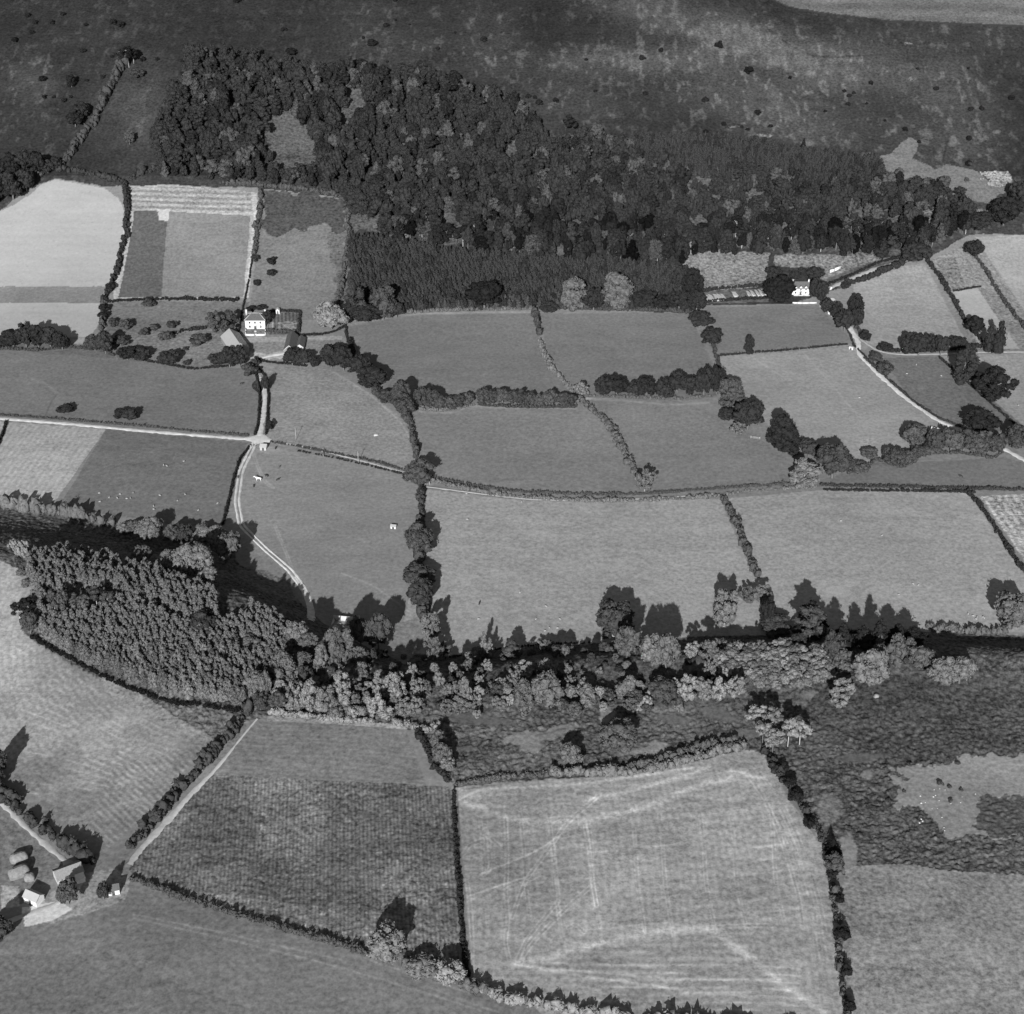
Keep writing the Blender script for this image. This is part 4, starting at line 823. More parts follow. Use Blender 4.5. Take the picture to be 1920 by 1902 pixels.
T('open', 'pale', 'pale bushy tree', 'in the middle of the scrub wood', [(846, 1276, 868, 1306), (866, 1268, 884, 1300), (888, 1266, 908, 1292), (928, 1272, 946, 1292), (950, 1256, 976, 1290), (966, 1242, 998, 1272), (905, 1238, 922, 1262), (872, 1292, 890, 1330)])
T('tall', 'grey', 'upright grey tree', 'in the middle of the scrub wood', [(966, 1276, 996, 1336), (864, 1272, 880, 1330), (1086, 1284, 1114, 1326), (1166, 1268, 1190, 1312), (1190, 1276, 1206, 1300)])
T('round', 'grey', 'large pale leafy tree', 'in the middle of the scrub wood', [(1000, 1262, 1052, 1334)])
T('round', 'mid', 'spreading tree with pale trunks', 'at the edge of the large lower pasture', [(1118, 1134, 1182, 1208)], bark='palebark')
T('round', 'grey', 'leafy tree', 'just below the spreading tree with pale trunks', [(1156, 1178, 1194, 1240)])
T('round', 'grey', 'large grey tree', 'in the upper scrub wood', [(1200, 1192, 1246, 1256), (1226, 1192, 1272, 1262)])
T('round', 'mid', 'broad low tree', 'in the lower scrub wood', [(1215, 1272, 1266, 1320), (1176, 1296, 1204, 1326)])
T('open', 'pale', 'pale feathery tree', 'in the lower scrub wood', [(1268, 1268, 1304, 1322), (1300, 1270, 1334, 1320), (1334, 1272, 1360, 1316), (1360, 1268, 1394, 1316), (1316, 1240, 1342, 1272), (1284, 1206, 1310, 1236)])
T('open', 'grey', 'leaning thin tree', 'in the upper scrub wood', [(1310, 1200, 1346, 1244)])
T('open', 'grey', 'grey tree with pale trunk', 'left of the thick hedge foot', [(1330, 1110, 1384, 1184)], bark='palebark')
T('open', 'grey', 'low grey scrub tree', 'at the hedge foot between the lower pastures', [(1388, 1100, 1416, 1134), (1412, 1096, 1442, 1134)])
T('round', 'dark', 'dark tree', 'at the foot of the thick hedge between the lower pastures', [(1424, 1126, 1450, 1176)])
T('round', 'mid', 'small spreading tree', 'right of the thick hedge foot', [(1428, 1156, 1478, 1194)])
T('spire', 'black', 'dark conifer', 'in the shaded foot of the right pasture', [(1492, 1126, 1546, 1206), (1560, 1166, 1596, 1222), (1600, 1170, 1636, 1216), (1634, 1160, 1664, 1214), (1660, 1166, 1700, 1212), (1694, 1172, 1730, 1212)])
T('pine', 'mid', 'sprawling pine', 'before the shaded right pasture foot', [(1490, 1142, 1546, 1212)])
T('round', 'mid', 'leafy tree', 'on the crest right of the sprawling pine', [(1544, 1188, 1580, 1246), (1486, 1188, 1510, 1212)])
T('round', 'grey', 'pale leafy tree', 'at the right end of the scrub wood', [(1560, 1220, 1600, 1264), (1640, 1192, 1654, 1218), (1634, 1210, 1660, 1260)])
T('dome', 'grey', 'plump cone-shaped tree', 'near the right end of the scrub wood', [(1660, 1186, 1696, 1244)])
T('tall', 'grey', 'narrow tree', 'next to the plump cone-shaped tree', [(1694, 1196, 1714, 1228)])
T('round', 'grey', 'dense smooth tree', 'at the right end of the scrub wood', [(1604, 1222, 1656, 1294), (1708, 1214, 1756, 1258), (1744, 1232, 1790, 1290), (1776, 1234, 1820, 1288)])
T('open', 'pale', 'pale ragged tree', 'lowest at the right end of the scrub wood', [(1556, 1276, 1600, 1332)])
T('pine', 'pale', 'pine', 'on the moor above the mown field', [(1398, 1320, 1434, 1368), (1424, 1330, 1462, 1384), (1410, 1352, 1450, 1404), (1430, 1368, 1466, 1418)], bark='bark')
T('pine', 'pale', 'pine with tall bare white trunk', 'on the moor above the mown field', [(1462, 1346, 1492, 1404), (1482, 1354, 1516, 1402)], bark='palebark')
T('round', 'grey', 'huge round tree', 'where the right pasture meets the hedge at the right edge', [(1862, 1118, 1926, 1190)])
T('round', 'grey', 'lone pale round tree', 'in the hedge left of the big round moor tree', [(1050, 1396, 1090, 1440)])
T('round', 'grey', 'big round tree', 'on the bracken moor above the mown field', [(1124, 1352, 1196, 1412)])
T('round', 'grey', 'pale bushy tree', 'in the hedge line up the moor edge', [(808, 1372, 836, 1410), (814, 1394, 844, 1436), (828, 1420, 852, 1448)], 'top')
T('open', 'grey', 'small bushy tree', 'on the moor right of the ploughed strip', [(828, 1314, 850, 1346), (850, 1300, 882, 1340)])
T('round', 'pale', 'pale round tree with a long shadow', 'in the foreground below the crop field', [(690, 1744, 756, 1808)])
T('bush', 'pale', 'low round pale bush', 'in the foreground hedge below the crop field', [(766, 1798, 812, 1834), (820, 1802, 872, 1846)])
T('cone', 'black', 'black cone-shaped bush', 'in the hedge right of the mown field', [(1544, 1568, 1576, 1604)])
T('bush', 'mid', 'round bush with combed branches', 'below the black cone-shaped bush', [(1546, 1602, 1578, 1638)])
T('bush', 'black', 'black bush', 'in the hedge right of the mown field', [(1452, 1430, 1476, 1448), (1472, 1456, 1492, 1476), (1480, 1484, 1504, 1504), (1508, 1534, 1528, 1552), (1552, 1630, 1570, 1648), (1564, 1678, 1582, 1692), (1565, 1740, 1590, 1764), (1576, 1812, 1596, 1834), (1584, 1878, 1602, 1902)], 'top')
T('round', 'mid', 'dark tree', 'beside the lower left lane', [(-14, 1405, 18, 1462), (-30, 1440, 6, 1486)])
T('round', 'mid', 'bushy tree', 'among the farm buildings at the lower left', [(112, 1650, 146, 1700), (184, 1655, 206, 1690), (-20, 1722, 24, 1770)])
T('bush', 'mid', 'round bush', 'at the quarry on the right hillside', [(1755, 330, 1780, 358), (1700, 335, 1722, 350), (1727, 333, 1745, 356), (1808, 333, 1817, 342), (1812, 300, 1824, 312)])
T('round', 'dark', 'big dark tree', 'right of the hillside wood below the quarry', [(1810, 398, 1856, 438), (1856, 372, 1906, 430), (1890, 340, 1925, 390), (1810, 452, 1840, 488), (1694, 456, 1740, 498)])
T('cone', 'black', 'lone black cone-shaped tree', 'on the hillside above the spruce plantation', [(1500, 258, 1513, 280)])

# ------------------------------------------------------------------ thorn bushes over the hill
hb = [(52, 30, 9), (118, 28, 8), (66, 43, 9), (97, 43, 9), (60, 62, 8), (28, 77, 11), (161, 48, 7), (213, 43, 11), (227, 48, 14), (156, 97, 9), (210, 107, 6), (80, 150, 12), (133, 150, 10), (83, 183, 8), (101, 183, 6), (120, 190, 9), (133, 183, 6), (163, 152, 6), (193, 145, 7), (532, 57, 8), (546, 100, 15), (268, 113, 10), (295, 112, 7), (342, 114, 8), (445, 2, 12),
      (724, 49, 9), (742, 39, 5), (768, 47, 4), (741, 2, 7), (1010, 20, 8), (853, 62, 5), (907, 75, 10), (821, 92, 7), (681, 72, 6), (698, 84, 16), (678, 119, 14), (726, 117, 5), (1099, 113, 6), (1204, 110, 10), (1239, 96, 9), (914, 172, 8), (938, 179, 9), (990, 182, 9), (1003, 184, 7), (1011, 194, 11), (1042, 190, 10), (1116, 172, 6), (1210, 177, 9), (742, 140, 16), (785, 138, 14), (887, 162, 9), (928, 183, 8),
      (1347, 87, 14), (1404, 134, 14), (1481, 147, 7), (1322, 190, 12), (1421, 213, 11), (1323, 248, 8), (1357, 234, 8), (1391, 239, 6), (1402, 244, 6), (1445, 238, 7), (1633, 157, 9), (1583, 172, 7), (1592, 181, 8), (1601, 175, 6), (1590, 197, 8), (1547, 210, 6), (1755, 168, 9), (1697, 244, 9), (1820, 206, 9), (1840, 205, 9), (1896, 186, 11), (1816, 261, 10), (1723, 267, 7), (1659, 227, 5), (1720, 130, 5), (1815, 129, 5), (1625, 195, 5), (1816, 308, 12)]
for P, (a, b_, c) in zip(at_many([(a, b_+c*.25) for a, b_, c in hb]), hb):
    s = scale_at(P)
    tree('bush', 'black', P, c/s, c/s*0.85, 'small dark thorn bush dotted over the open hillside', 'bush', 'thorn bushes dotted over the hillside')

# ------------------------------------------------------------------ woods and plantations
def scatter(poly, sx, sy, seed, holes=(), jit=0.42):
    P = np.array(poly, float); rng = np.random.RandomState(seed); pts = []
    y = P[:, 1].min(); k = 0
    while y < P[:, 1].max():
        x = P[:, 0].min()+(k % 2)*sx/2
        while x < P[:, 0].max():
            pts.append((x+rng.randn()*sx*jit*.6, y+rng.randn()*sy*jit*.6)); x += sx
        y += sy; k += 1
    p = np.array(pts); m = inpoly(p[:, 0], p[:, 1], poly); p = p[m]
    for h in holes:
        d = inpoly(p[:, 0], p[:, 1], h); keep = np.ones(len(p), bool); keep[d] = False; p = p[keep]
    return p
def forest(pts, kind, tones, wr, hr, name, label, cat, group, limit, seed, stuff_name, split=True):
    rng = np.random.RandomState(seed); W = at_many(pts); sc = FPX/(W[:, 1]*CT+(HC-W[:, 2])*ST)
    order = np.argsort(-sc*(1+0*sc)); acc = {}
    for r, i in enumerate(order):
        P = W[i]; k = rng.rand(); wm = wr[0]+(wr[1]-wr[0])*k**1.5; hm = hr[0]+(hr[1]-hr[0])*(.5*k+.5*rng.rand())
        kd = kind[rng.randint(len(kind))] if isinstance(kind, (list, tuple)) else kind
        tn = tones[rng.randint(len(tones))]; rz = rng.rand()*6.28; pi_ = rng.randint(100)
        if r < limit:
            if split:
                e = empty(name, (P[0], P[1], P[2]-.15), rz)
                ob('trunk', trunk_mesh(kd, pi_, 'palebark' if rng.rand() < .3 else 'bark'), e, sc=(wm, wm, hm)); ob('crown', crown_mesh(kd, pi_, tn), e, sc=(wm, wm, hm))
                tag(e, label, cat, group)
            else:
                tag(ob(name, crown_mesh(kd, pi_, tn), None, (P[0], P[1], P[2]-.15), rz, (wm, wm, hm)), label, cat, group)
        else:
            if kd == 'round': kd = 'small'
            V, F = PROTO[kd][pi_ % len(PROTO[kd])]
            c, s = math.cos(rz), math.sin(rz); Vr = np.stack([(V[:, 0]*c-V[:, 1]*s)*wm, (V[:, 0]*s+V[:, 1]*c)*wm, V[:, 2]*hm], 1)+P
            acc.setdefault(tn, MB()).add(Vr, F)
    if acc:
        V = []; F = []; MI = []; n = 0; ms = []
        for k_, (tn, b) in enumerate(acc.items()):
            v = np.concatenate(b.V); f_ = np.concatenate(b.F); V.append(v); F.append(f_+n); n += len(v); MI.append(np.full(len(f_), k_)); ms.append(M[tn])
        me = mesh(stuff_name, np.concatenate(V), np.concatenate(F))
        for m_ in ms: me.materials.append(m_)
        me.polygons.foreach_set('material_index', np.concatenate(MI).astype(np.int32))
        tag(ob(stuff_name, me), label, cat, None, 'stuff')

WOOD = [(345, 140), (362, 112), (400, 115), (440, 104), (480, 118), (545, 132), (600, 150), (640, 136), (700, 142), (745, 152), (790, 150), (870, 168), (900, 188), (960, 196), (1000, 230), (1005, 262), (1060, 252), (1120, 262), (1180, 290), (1300, 335), (1500, 342), (1650, 355), (1690, 345), (1750, 365), (1800, 380), (1822, 440), (1740, 478), (1600, 482), (1450, 475), (1300, 478), (1270, 500), (1160, 490), (1000, 482), (800, 462), (700, 442), (655, 436), (655, 378), (600, 355), (500, 350), (430, 345), (300, 332), (285, 270), (320, 200)]
GLADES = [[(1120, 300), (1145, 298), (1140, 318)], [(1330, 372), (1352, 370), (1345, 396)], [(1505, 380), (1535, 372), (1530, 400)], [(1455, 425), (1480, 420), (1475, 445)], [(1560, 440), (1590, 432), (1585, 458)], [(1015, 340), (1035, 335), (1030, 360)], [(740, 350), (765, 345), (760, 375)], [(1650, 400), (1675, 395), (1668, 425)], [(500, 225), (545, 215), (585, 250), (600, 330), (520, 335), (505, 300)], [(650, 175), (690, 175), (685, 215), (650, 260), (635, 230)], [(660, 395), (720, 420), (720, 438), (655, 436)], [(815, 410), (850, 405), (880, 440), (850, 462)], [(905, 445), (930, 440), (940, 462), (900, 465)],
          [(950, 272), (980, 285), (960, 315), (940, 310)], [(1010, 252), (1100, 255), (1100, 270), (1030, 285), (1010, 275)], [(1290, 335), (1335, 340), (1330, 365), (1290, 360)], [(1400, 365), (1428, 360), (1430, 385), (1395, 395)], [(1285, 420), (1325, 415), (1335, 440), (1290, 450)], [(820, 330), (835, 325), (835, 345)], [(880, 335), (900, 335), (895, 350)],
          [(1070, 430), (1095, 430), (1090, 450), (1065, 448)], [(1170, 330), (1185, 325), (1185, 350)], [(1220, 390), (1240, 388), (1240, 410)], [(760, 300), (790, 305), (775, 330)], [(1605, 410), (1625, 420), (1610, 460)], [(1730, 400), (1760, 395), (1760, 430), (1735, 440)], [(700, 260), (725, 262), (715, 280)]]
w1 = scatter(WOOD, 15.5, 10.5, 3, GLADES, .6)
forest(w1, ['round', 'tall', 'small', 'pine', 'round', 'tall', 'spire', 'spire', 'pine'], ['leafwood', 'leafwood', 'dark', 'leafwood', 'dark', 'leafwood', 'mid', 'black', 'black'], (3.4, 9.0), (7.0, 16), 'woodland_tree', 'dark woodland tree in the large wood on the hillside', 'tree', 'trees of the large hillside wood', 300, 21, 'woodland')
pts = scatter([(655, 445), (700, 448), (800, 466), (1000, 486), (1160, 494), (1268, 508), (1298, 575), (1180, 578), (1060, 578), (900, 582), (800, 580), (750, 590), (660, 560), (652, 500)], 8.2, 6.0, 4, (), .3)
pts3 = scatter([(1175, 262), (1280, 256), (1372, 262), (1440, 272), (1510, 284), (1600, 296), (1642, 302), (1668, 335), (1660, 358), (1500, 345), (1350, 338), (1220, 320)], 8.0, 5.2, 5, (), .3)
forest(np.concatenate([pts, pts3]), ['spire', 'cone', 'spire', 'spire'], ['spruce', 'spruce', 'dark', 'spruce'], (3.0, 4.4), (4.6, 6.8), 'spruce_tree', 'dark pointed spruce in the ranks of the hillside conifer plantation', 'conifer', 'spruces of the hillside plantations', 300, 22, 'spruce_plantation', False)
P2 = [(52, 1072), (70, 1042), (130, 1040), (200, 1052), (250, 1068), (300, 1078), (380, 1110), (440, 1130), (500, 1152), (548, 1184), (560, 1204), (540, 1225), (508, 1262), (500, 1322), (466, 1328), (400, 1314), (330, 1300), (250, 1278), (170, 1245), (100, 1208), (66, 1178), (75, 1120), (60, 1090)]
pts = scatter(P2, 11.0, 7.6, 6, [[(85, 1110), (220, 1105), (222, 1150), (80, 1160)], [(356, 1165), (408, 1160), (408, 1196), (356, 1196)], [(450, 1205), (505, 1205), (505, 1240), (450, 1240)], [(290, 1132), (320, 1150), (360, 1175), (350, 1182), (310, 1160), (285, 1142)], [(408, 1125), (470, 1120), (470, 1165), (415, 1175)], [(255, 1045), (285, 1045), (285, 1060), (255, 1060)]], .32)
forest(pts, ['dome', 'dome', 'spire'], ['larch', 'larch', 'grey'], (2.9, 4.6), (5.6, 8.6), 'young_conifer', 'young pale conifer packed in the plantation on the knoll', 'conifer', 'young conifers of the knoll plantation', 300, 23, 'young_conifer_plantation', False)
# undergrowth bushes among the scrub trees
def scrub_trees(poly, sx, sy, seed, kinds, tones, wr, hr, label, group, name):
    rng = np.random.RandomState(seed)
    for P in at_many(scatter(poly, sx, sy, seed, (), .7)):
        k = rng.rand(); wm = wr[0]+(wr[1]-wr[0])*k; hm = hr[0]+(hr[1]-hr[0])*(.6*k+.4*rng.rand()); kd = kinds[rng.randint(len(kinds))]
        e = empty(name, (P[0], P[1], P[2]-.1), rng.rand()*6.28); i = rng.randint(100)
        ob('trunk', trunk_mesh(kd, i, 'palebark' if rng.rand() < .4 else 'bark'), e, sc=(wm, wm, hm)); ob('crown', crown_mesh(kd, i, tones[rng.randint(len(tones))]), e, sc=(wm, wm, hm)); tag(e, label, 'tree', group)
scrub_trees([(505, 1245), (640, 1225), (760, 1262), (900, 1262), (1060, 1255), (1160, 1285), (1290, 1300), (1290, 1325), (1000, 1335), (800, 1345), (640, 1345), (500, 1330)], 31, 20, 31, ['open', 'tall', 'small', 'open'], ['grey', 'pale', 'mid', 'grey'], (2.2, 4.8), (3.0, 7.6), 'small self-sown tree in the tangle of the scrub wood', 'small trees of the scrub wood', 'scrub_tree')
scrub_trees([(830, 1290), (1000, 1300), (1150, 1300), (1300, 1310), (1300, 1340), (1150, 1335), (1000, 1350), (840, 1350)], 42, 18, 33, ['open', 'small', 'tall'], ['grey', 'grey', 'mid', 'pale'], (2.4, 6.0), (2.8, 7.5), 'small tree on the near side of the scrub wood', 'small trees on the near side of the scrub wood', 'scrub_tree')
scrub_trees([(850, 1232), (1100, 1212), (1300, 1208), (1480, 1215), (1480, 1235), (1300, 1238), (1100, 1250), (860, 1262)], 46, 19, 32, ['open', 'small', 'tall'], ['mid', 'grey', 'grey'], (2.4, 5.0), (3, 6.5), 'small tree on the shaded upper edge of the scrub wood', 'small trees on the upper edge of the scrub wood', 'scrub_tree')
und = np.concatenate([scatter([(1310, 1215), (1400, 1208), (1480, 1212), (1560, 1225), (1560, 1275), (1500, 1290), (1420, 1290), (1340, 1262)], 15, 9, 7), scatter([(520, 1250), (640, 1240), (700, 1300), (740, 1345), (640, 1350), (510, 1335)], 22, 13, 8)])
forest(und, 'bush', ['pale', 'pale', 'grey'], (3.2, 5.5), (2.8, 4.8), 'thicket_bush', 'pale rounded scrub bush in the thicket of the scrub wood', 'bush', 'pale bushes of the scrub wood', 300, 24, 'scrub', False)
und = np.concatenate([scatter([(830, 1245), (1000, 1225), (1300, 1205), (1450, 1205), (1300, 1320), (1000, 1330), (830, 1330)], 38, 20, 9), scatter([(560, 1200), (700, 1220), (820, 1240), (830, 1340), (700, 1340), (640, 1260)], 34, 18, 10), scatter([(1480, 1200), (1700, 1200), (1740, 1250), (1600, 1260), (1500, 1225)], 30, 16, 12)])
forest(und, 'bush', ['mid', 'grey', 'dark'], (2.0, 4.2), (1.6, 3.2), 'scrub_bush', 'small scrub bush on the rough slope of the scrub wood', 'bush', 'small bushes of the scrub wood', 300, 25, 'scrub', False)
und = np.concatenate([scatter([(20, 300), (100, 300), (100, 330), (20, 370)], 26, 16, 13), scatter([(30, 1040), (60, 1050), (78, 1100), (60, 1125), (40, 1085)], 15, 12, 14), scatter([(660, 390), (760, 410), (880, 440), (1000, 450), (1100, 440), (1240, 400), (1320, 350), (1440, 380), (1320, 450), (1000, 478), (700, 445)], 40, 20, 15)])
forest(und, 'bush', ['mid', 'grey'], (3.0, 5.0), (2.5, 4), 'underwood_bush', 'grey underwood bush at the edge of a wood', 'bush', 'underwood bushes at the wood edges', 300, 26, 'scrub', False)

# ------------------------------------------------------------------ buildings
def part(nm, mb, mat, parent): return ob(nm, mb.build(nm, M[mat]), parent)
def gable(root, L, W, eave, ridge, wall, roof, over=0.35, hip=0.0, th=0.18, holes=()):
    """long side along local x, front facing local -y, centre at the origin"""
    b = MB(); x, y = L/2, W/2; bz = -1.2
    b.poly([(-x, -y, bz), (x, -y, bz), (x, -y, eave), (-x, -y, eave)]); b.poly([(x, y, bz), (-x, y, bz), (-x, y, eave), (x, y, eave)])
    if hip: b.poly([(x, -y, bz), (x, y, bz), (x, y, eave), (x, -y, eave)]); b.poly([(-x, y, bz), (-x, -y, bz), (-x, -y, eave), (-x, y, eave)])
    else:
        b.poly([(x, -y, bz), (x, y, bz), (x, y, eave), (x, 0, ridge-.05), (x, -y, eave)]); b.poly([(-x, y, bz), (-x, -y, bz), (-x, -y, eave), (-x, 0, ridge-.05), (-x, y, eave)])
    part('wall', b, wall, root)
    r = MB(); k = (ridge-eave)/y; ex, ey, ez = x+over, y+over, eave-k*over
    rx = x-hip if hip else ex
    for s in (0, th):
        sg = [[(-ex, -ey, ez+s), (ex, -ey, ez+s), (rx, 0, ridge+s), (-rx, 0, ridge+s)], [(ex, ey, ez+s), (-ex, ey, ez+s), (-rx, 0, ridge+s), (rx, 0, ridge+s)]]
        if hip: sg += [[(ex, -ey, ez+s), (ex, ey, ez+s), (rx, 0, ridge+s)], [(-ex, ey, ez+s), (-ex, -ey, ez+s), (-rx, 0, ridge+s)]]
        for q in sg: r.poly(q)
    r.poly([(-ex, -ey, ez), (ex, -ey, ez), (ex, -ey, ez+th), (-ex, -ey, ez+th)]); r.poly([(-ex, ey, ez), (ex, ey, ez), (ex, ey, ez+th), (-ex, ey, ez+th)])
    if hip:
        for sx in (-1, 1): r.poly([(sx*ex, -ey, ez), (sx*ex, ey, ez), (sx*ex, ey, ez+th), (sx*ex, -ey, ez+th)])
    else:
        for sx in (-1, 1):
            for sy in (-1, 1): r.poly([(sx*ex, sy*ey, ez), (sx*ex, 0, ridge), (sx*ex, 0, ridge+th), (sx*ex, sy*ey, ez+th)])
    return part('roof', r, roof, root)
def window(root, x, z, y, w_=1.0, h_=1.4, sill=True, nm='window'):
    f_ = MB(); t_ = 0.10; d = 0.10
    f_.box(x-w_/2-t_, x-w_/2, y-d, y, z-t_, z+h_+t_); f_.box(x+w_/2, x+w_/2+t_, y-d, y, z-t_, z+h_+t_)
    f_.box(x-w_/2, x+w_/2, y-d, y, z+h_, z+h_+t_); f_.box(x-w_/2, x+w_/2, y-d*1.6, y, z-t_, z)
    o = part(nm, f_, 'palewood', root); p = MB(); p.box(x-w_/2, x+w_/2, y-0.04, y-0.005, z, z+h_); part('pane', p, 'glass', o)
def chimney(roof, x, y, z0, z1, mat='white', s=0.5):
    c = MB(); c.box(x-s, x+s, y-s*.8, y+s*.8, z0, z1); c.box(x-s*1.15, x+s*1.15, y-s, y+s, z1, z1+.15)
    o = part('chimney', c, mat, roof); p = MB(); p.tube((x-.2, y, z1+.15), (x-.2, y, z1+.6), .13, .11, 8); p.tube((x+.2, y, z1+.15), (x+.2, y, z1+.6), .13, .11, 8); part('chimney_pot', p, 'slate', o)

# white farmhouse
P = at(479, 617); y0 = P[1]
fh = empty('farmhouse', (P[0], P[1]+4.0, P[2]))
rf = gable(fh, 11.8, 8.0, 5.8, 8.3, 'white', 'slate', 0.4, 3.6)
hl = MB()
for sx in (-1, 1):
    for sy in (-1, 1): hl.tube((sx*6.3, sy*4.4, 5.75), (sx*2.3, 0, 8.5), .16, .16, 5)
hl.tube((-2.3, 0, 8.52), (2.3, 0, 8.52), .15, .15, 5); part('ridge_capping', hl, 'palestone', rf)
for x in (-3.2, 0, 3.2): window(fh, x, 3.6, -4.0, .8, 1.15)
for x in (-3.2, 3.2): window(fh, x, 0.9, -4.0, .85, 1.25)
d = MB(); d.box(-.55, .55, -4.06, -4.003, 0, 2.1); dr = part('door', d, 'wood', fh)
d = MB(); d.box(-.85, .85, -4.9, -4.07, 2.3, 2.42); d.box(-.85, -.72, -4.85, -4.72, 0, 2.3); d.box(.72, .85, -4.85, -4.72, 0, 2.3); part('porch', d, 'white', fh)
chimney(rf, -5.6, 2.2, 5.8, 9.6, 'palestone'); chimney(rf, 5.6, 2.2, 5.8, 9.6, 'palestone')
tag(fh, 'white two-storey farmhouse with hipped slate roof beside the farmyard', 'farmhouse')
def wall_line(px, h, th, mat, label, name='garden_wall', cat='wall', posts=0):
    Wp = at_many(px); b = MB(); org = Wp[0]
    for a, c in zip(Wp[:-1], Wp[1:]):
        L = np.linalg.norm((c-a)[:2]); n = max(1, int(L/3))
        for i in range(n):
            p = a+(c-a)*i/n; q = a+(c-a)*(i+1)/n; u = (q-p)[:2]/np.linalg.norm((q-p)[:2]); nn = np.array([-u[1], u[0]])*th/2
            z0, z1 = float(HT(p[0], p[1])), float(HT(q[0], q[1])); hv = h*(1+(.12*RNG.random()-.06 if mat == 'dry' else 0))
            V = []
            for (pt, z) in ((p[:2]-nn, z0), (q[:2]-nn, z1), (q[:2]+nn, z1), (p[:2]+nn, z0)): V.append((pt[0], pt[1], z-.4))
            for (pt, z) in ((p[:2]-nn, z0), (q[:2]-nn, z1), (q[:2]+nn, z1), (p[:2]+nn, z0)): V.append((pt[0], pt[1], z+hv))
            V = np.array(V)-org; b.add(V, [(0, 1, 5), (0, 5, 4), (1, 2, 6), (1, 6, 5), (2, 3, 7), (2, 7, 6), (3, 0, 4), (3, 4, 7), (4, 5, 6), (4, 6, 7)])
            if posts: b.box(*(np.repeat((p-org)[:2], 2)+np.array([-.2, .2, -.2, .2])), z0-org[2]-.3, z0-org[2]+h+.35)
    return tag(ob(name, b.build(name, M[mat]), None, org), label, cat)
wall_line([(461, 629.5), (477, 629.8)], 1.1, .45, 'white', 'white garden wall left of the farmhouse gate', posts=1)
wall_line([(480.5, 629.8), (497, 629.5)], 1.1, .45, 'white', 'white garden wall right of the farmhouse gate', posts=1)
wall_line([(461, 629), (461, 618)], 1.0, .4, 'white', 'white garden wall on the left side of the farmhouse garden')
wall_line([(497.5, 629), (497.5, 618)], 1.0, .4, 'white', 'white garden wall on the right side of the farmhouse garden')
wall_line([(479, 629), (479, 618.5)], 0.15, 1.3, 'palestone', 'pale paved garden path leading to the farmhouse door', 'garden_path', 'path')
wall_line([(1486, 569), (1505, 569.5), (1531, 569)], .8, .45, 'white', 'white wall below the cottage lawn')
wall_line([(1536, 574), (1550, 585), (1562, 596), (1568, 595)], 1.2, .5, 'white', 'white wall running diagonally beside the cottage lane')
wall_line([(1556, 511), (1565, 508), (1576, 503)], 1.6, .8, 'white', 'short bright white wall above the cottage')
wall_line([(1549, 550), (1556, 544), (1561, 541)], 1.4, .5, 'white', 'short white gate wall right of the cottage')

# barns of the upper farm
P0 = at(433, 646); P1 = at(447, 668)
ax = (P1-P0)[:2]; ang = math.atan2(ax[1], ax[0]); c = (P0+P1)/2
bn = empty('barn', (c[0], c[1]+3, min(P0[2], P1[2])), ang)
gable(bn, 20, 11, 4.3, 8.2, 'stone', 'paleroof', .3)
d = MB(); d.box(-1.6, 1.6, 5.503, 5.6, 0, 3.2); part('door', d, 'wood', bn); d = MB(); d.box(10.003, 10.1, -1.2, 1.2, 0, 2.8); part('door', d, 'wood', bn)
tag(bn, 'large stone barn with a pale sheet roof left of the farmyard', 'barn')
P0 = at(543, 667)
bn = empty('barn', (P0[0], P0[1]+9.5, P0[2]), math.pi/2)
rf = gable(bn, 19, 6.2, 3.6, 6.3, 'stone', 'slate', .3)
d = MB()
for s in (-1, 1): d.tube((-9.85, s*3.4, 3.45), (-9.85, 0, 6.5), .16, .16, 4)
part('bargeboard', d, 'white', rf)
d = MB(); d.box(-9.6, -9.503, -.9, .9, 0, 2.5); part('door', d, 'wood', bn)
tag(bn, 'long barn with dark slate roof and white bargeboards right of the farmyard', 'barn')
P1 = at(560, 660)
bn = empty('outbuilding', (P1[0]+.6, P1[1]+6.5, P1[2]), math.pi/2)
gable(bn, 12, 4.4, 2.8, 4.6, 'palestone', 'slate', .25)
d = MB(); d.box(-6.1, -6.003, -.6, .6, 0, 2); part('door', d, 'wood', bn)
tag(bn, 'small slate-roofed outbuilding with a sunlit pale end, right of the dark-roofed barn', 'outbuilding')
P = at(521, 589)
bn = empty('privy', (P[0], P[1]+1, P[2]), math.pi/2); gable(bn, 2.2, 2.2, 2.2, 3.2, 'white', 'palestone', .1)
d = MB(); d.box(-1.16, -1.103, -.4, .4, 0, 1.9); part('door', d, 'wood', bn); tag(bn, 'tiny white privy behind the kitchen garden', 'privy')

# white cottage
P = at(1502, 553)
ct = empty('cottage', (P[0]-.4, P[1]+3.2, P[2]))
rf = gable(ct, 10.4, 6.4, 4.3, 7.2, 'white', 'slate', .25)
chimney(rf, -4.9, 0, 6.8, 8.6, 'white', .45); chimney(rf, 4.9, 0, 6.8, 8.6, 'white', .45)
for x in (-3.1, 0, 3.1):
    dm = MB(); dm.box(x-.75, x+.75, -3.32, -2.2, 4.15, 5.0); dm.poly([(x-.75, -3.32, 5.0), (x+.75, -3.32, 5.0), (x, -3.32, 5.8)]); o = part('dormer', dm, 'white', rf)
    dm = MB(); dm.poly([(x-.9, -3.45, 4.95), (x, -3.45, 5.95), (x, -1.2, 5.95), (x-.9, -1.2, 4.95)]); dm.poly([(x+.9, -3.45, 4.95), (x, -3.45, 5.95), (x, -1.2, 5.95), (x+.9, -1.2, 4.95)]); part('dormer_roof', dm, 'slate', o)
    window(ct, x, 3.1, -3.325, .7, 1.05)
for x in (-3.1, 3.1): window(ct, x, 0.9, -3.2, .8, 1.05)
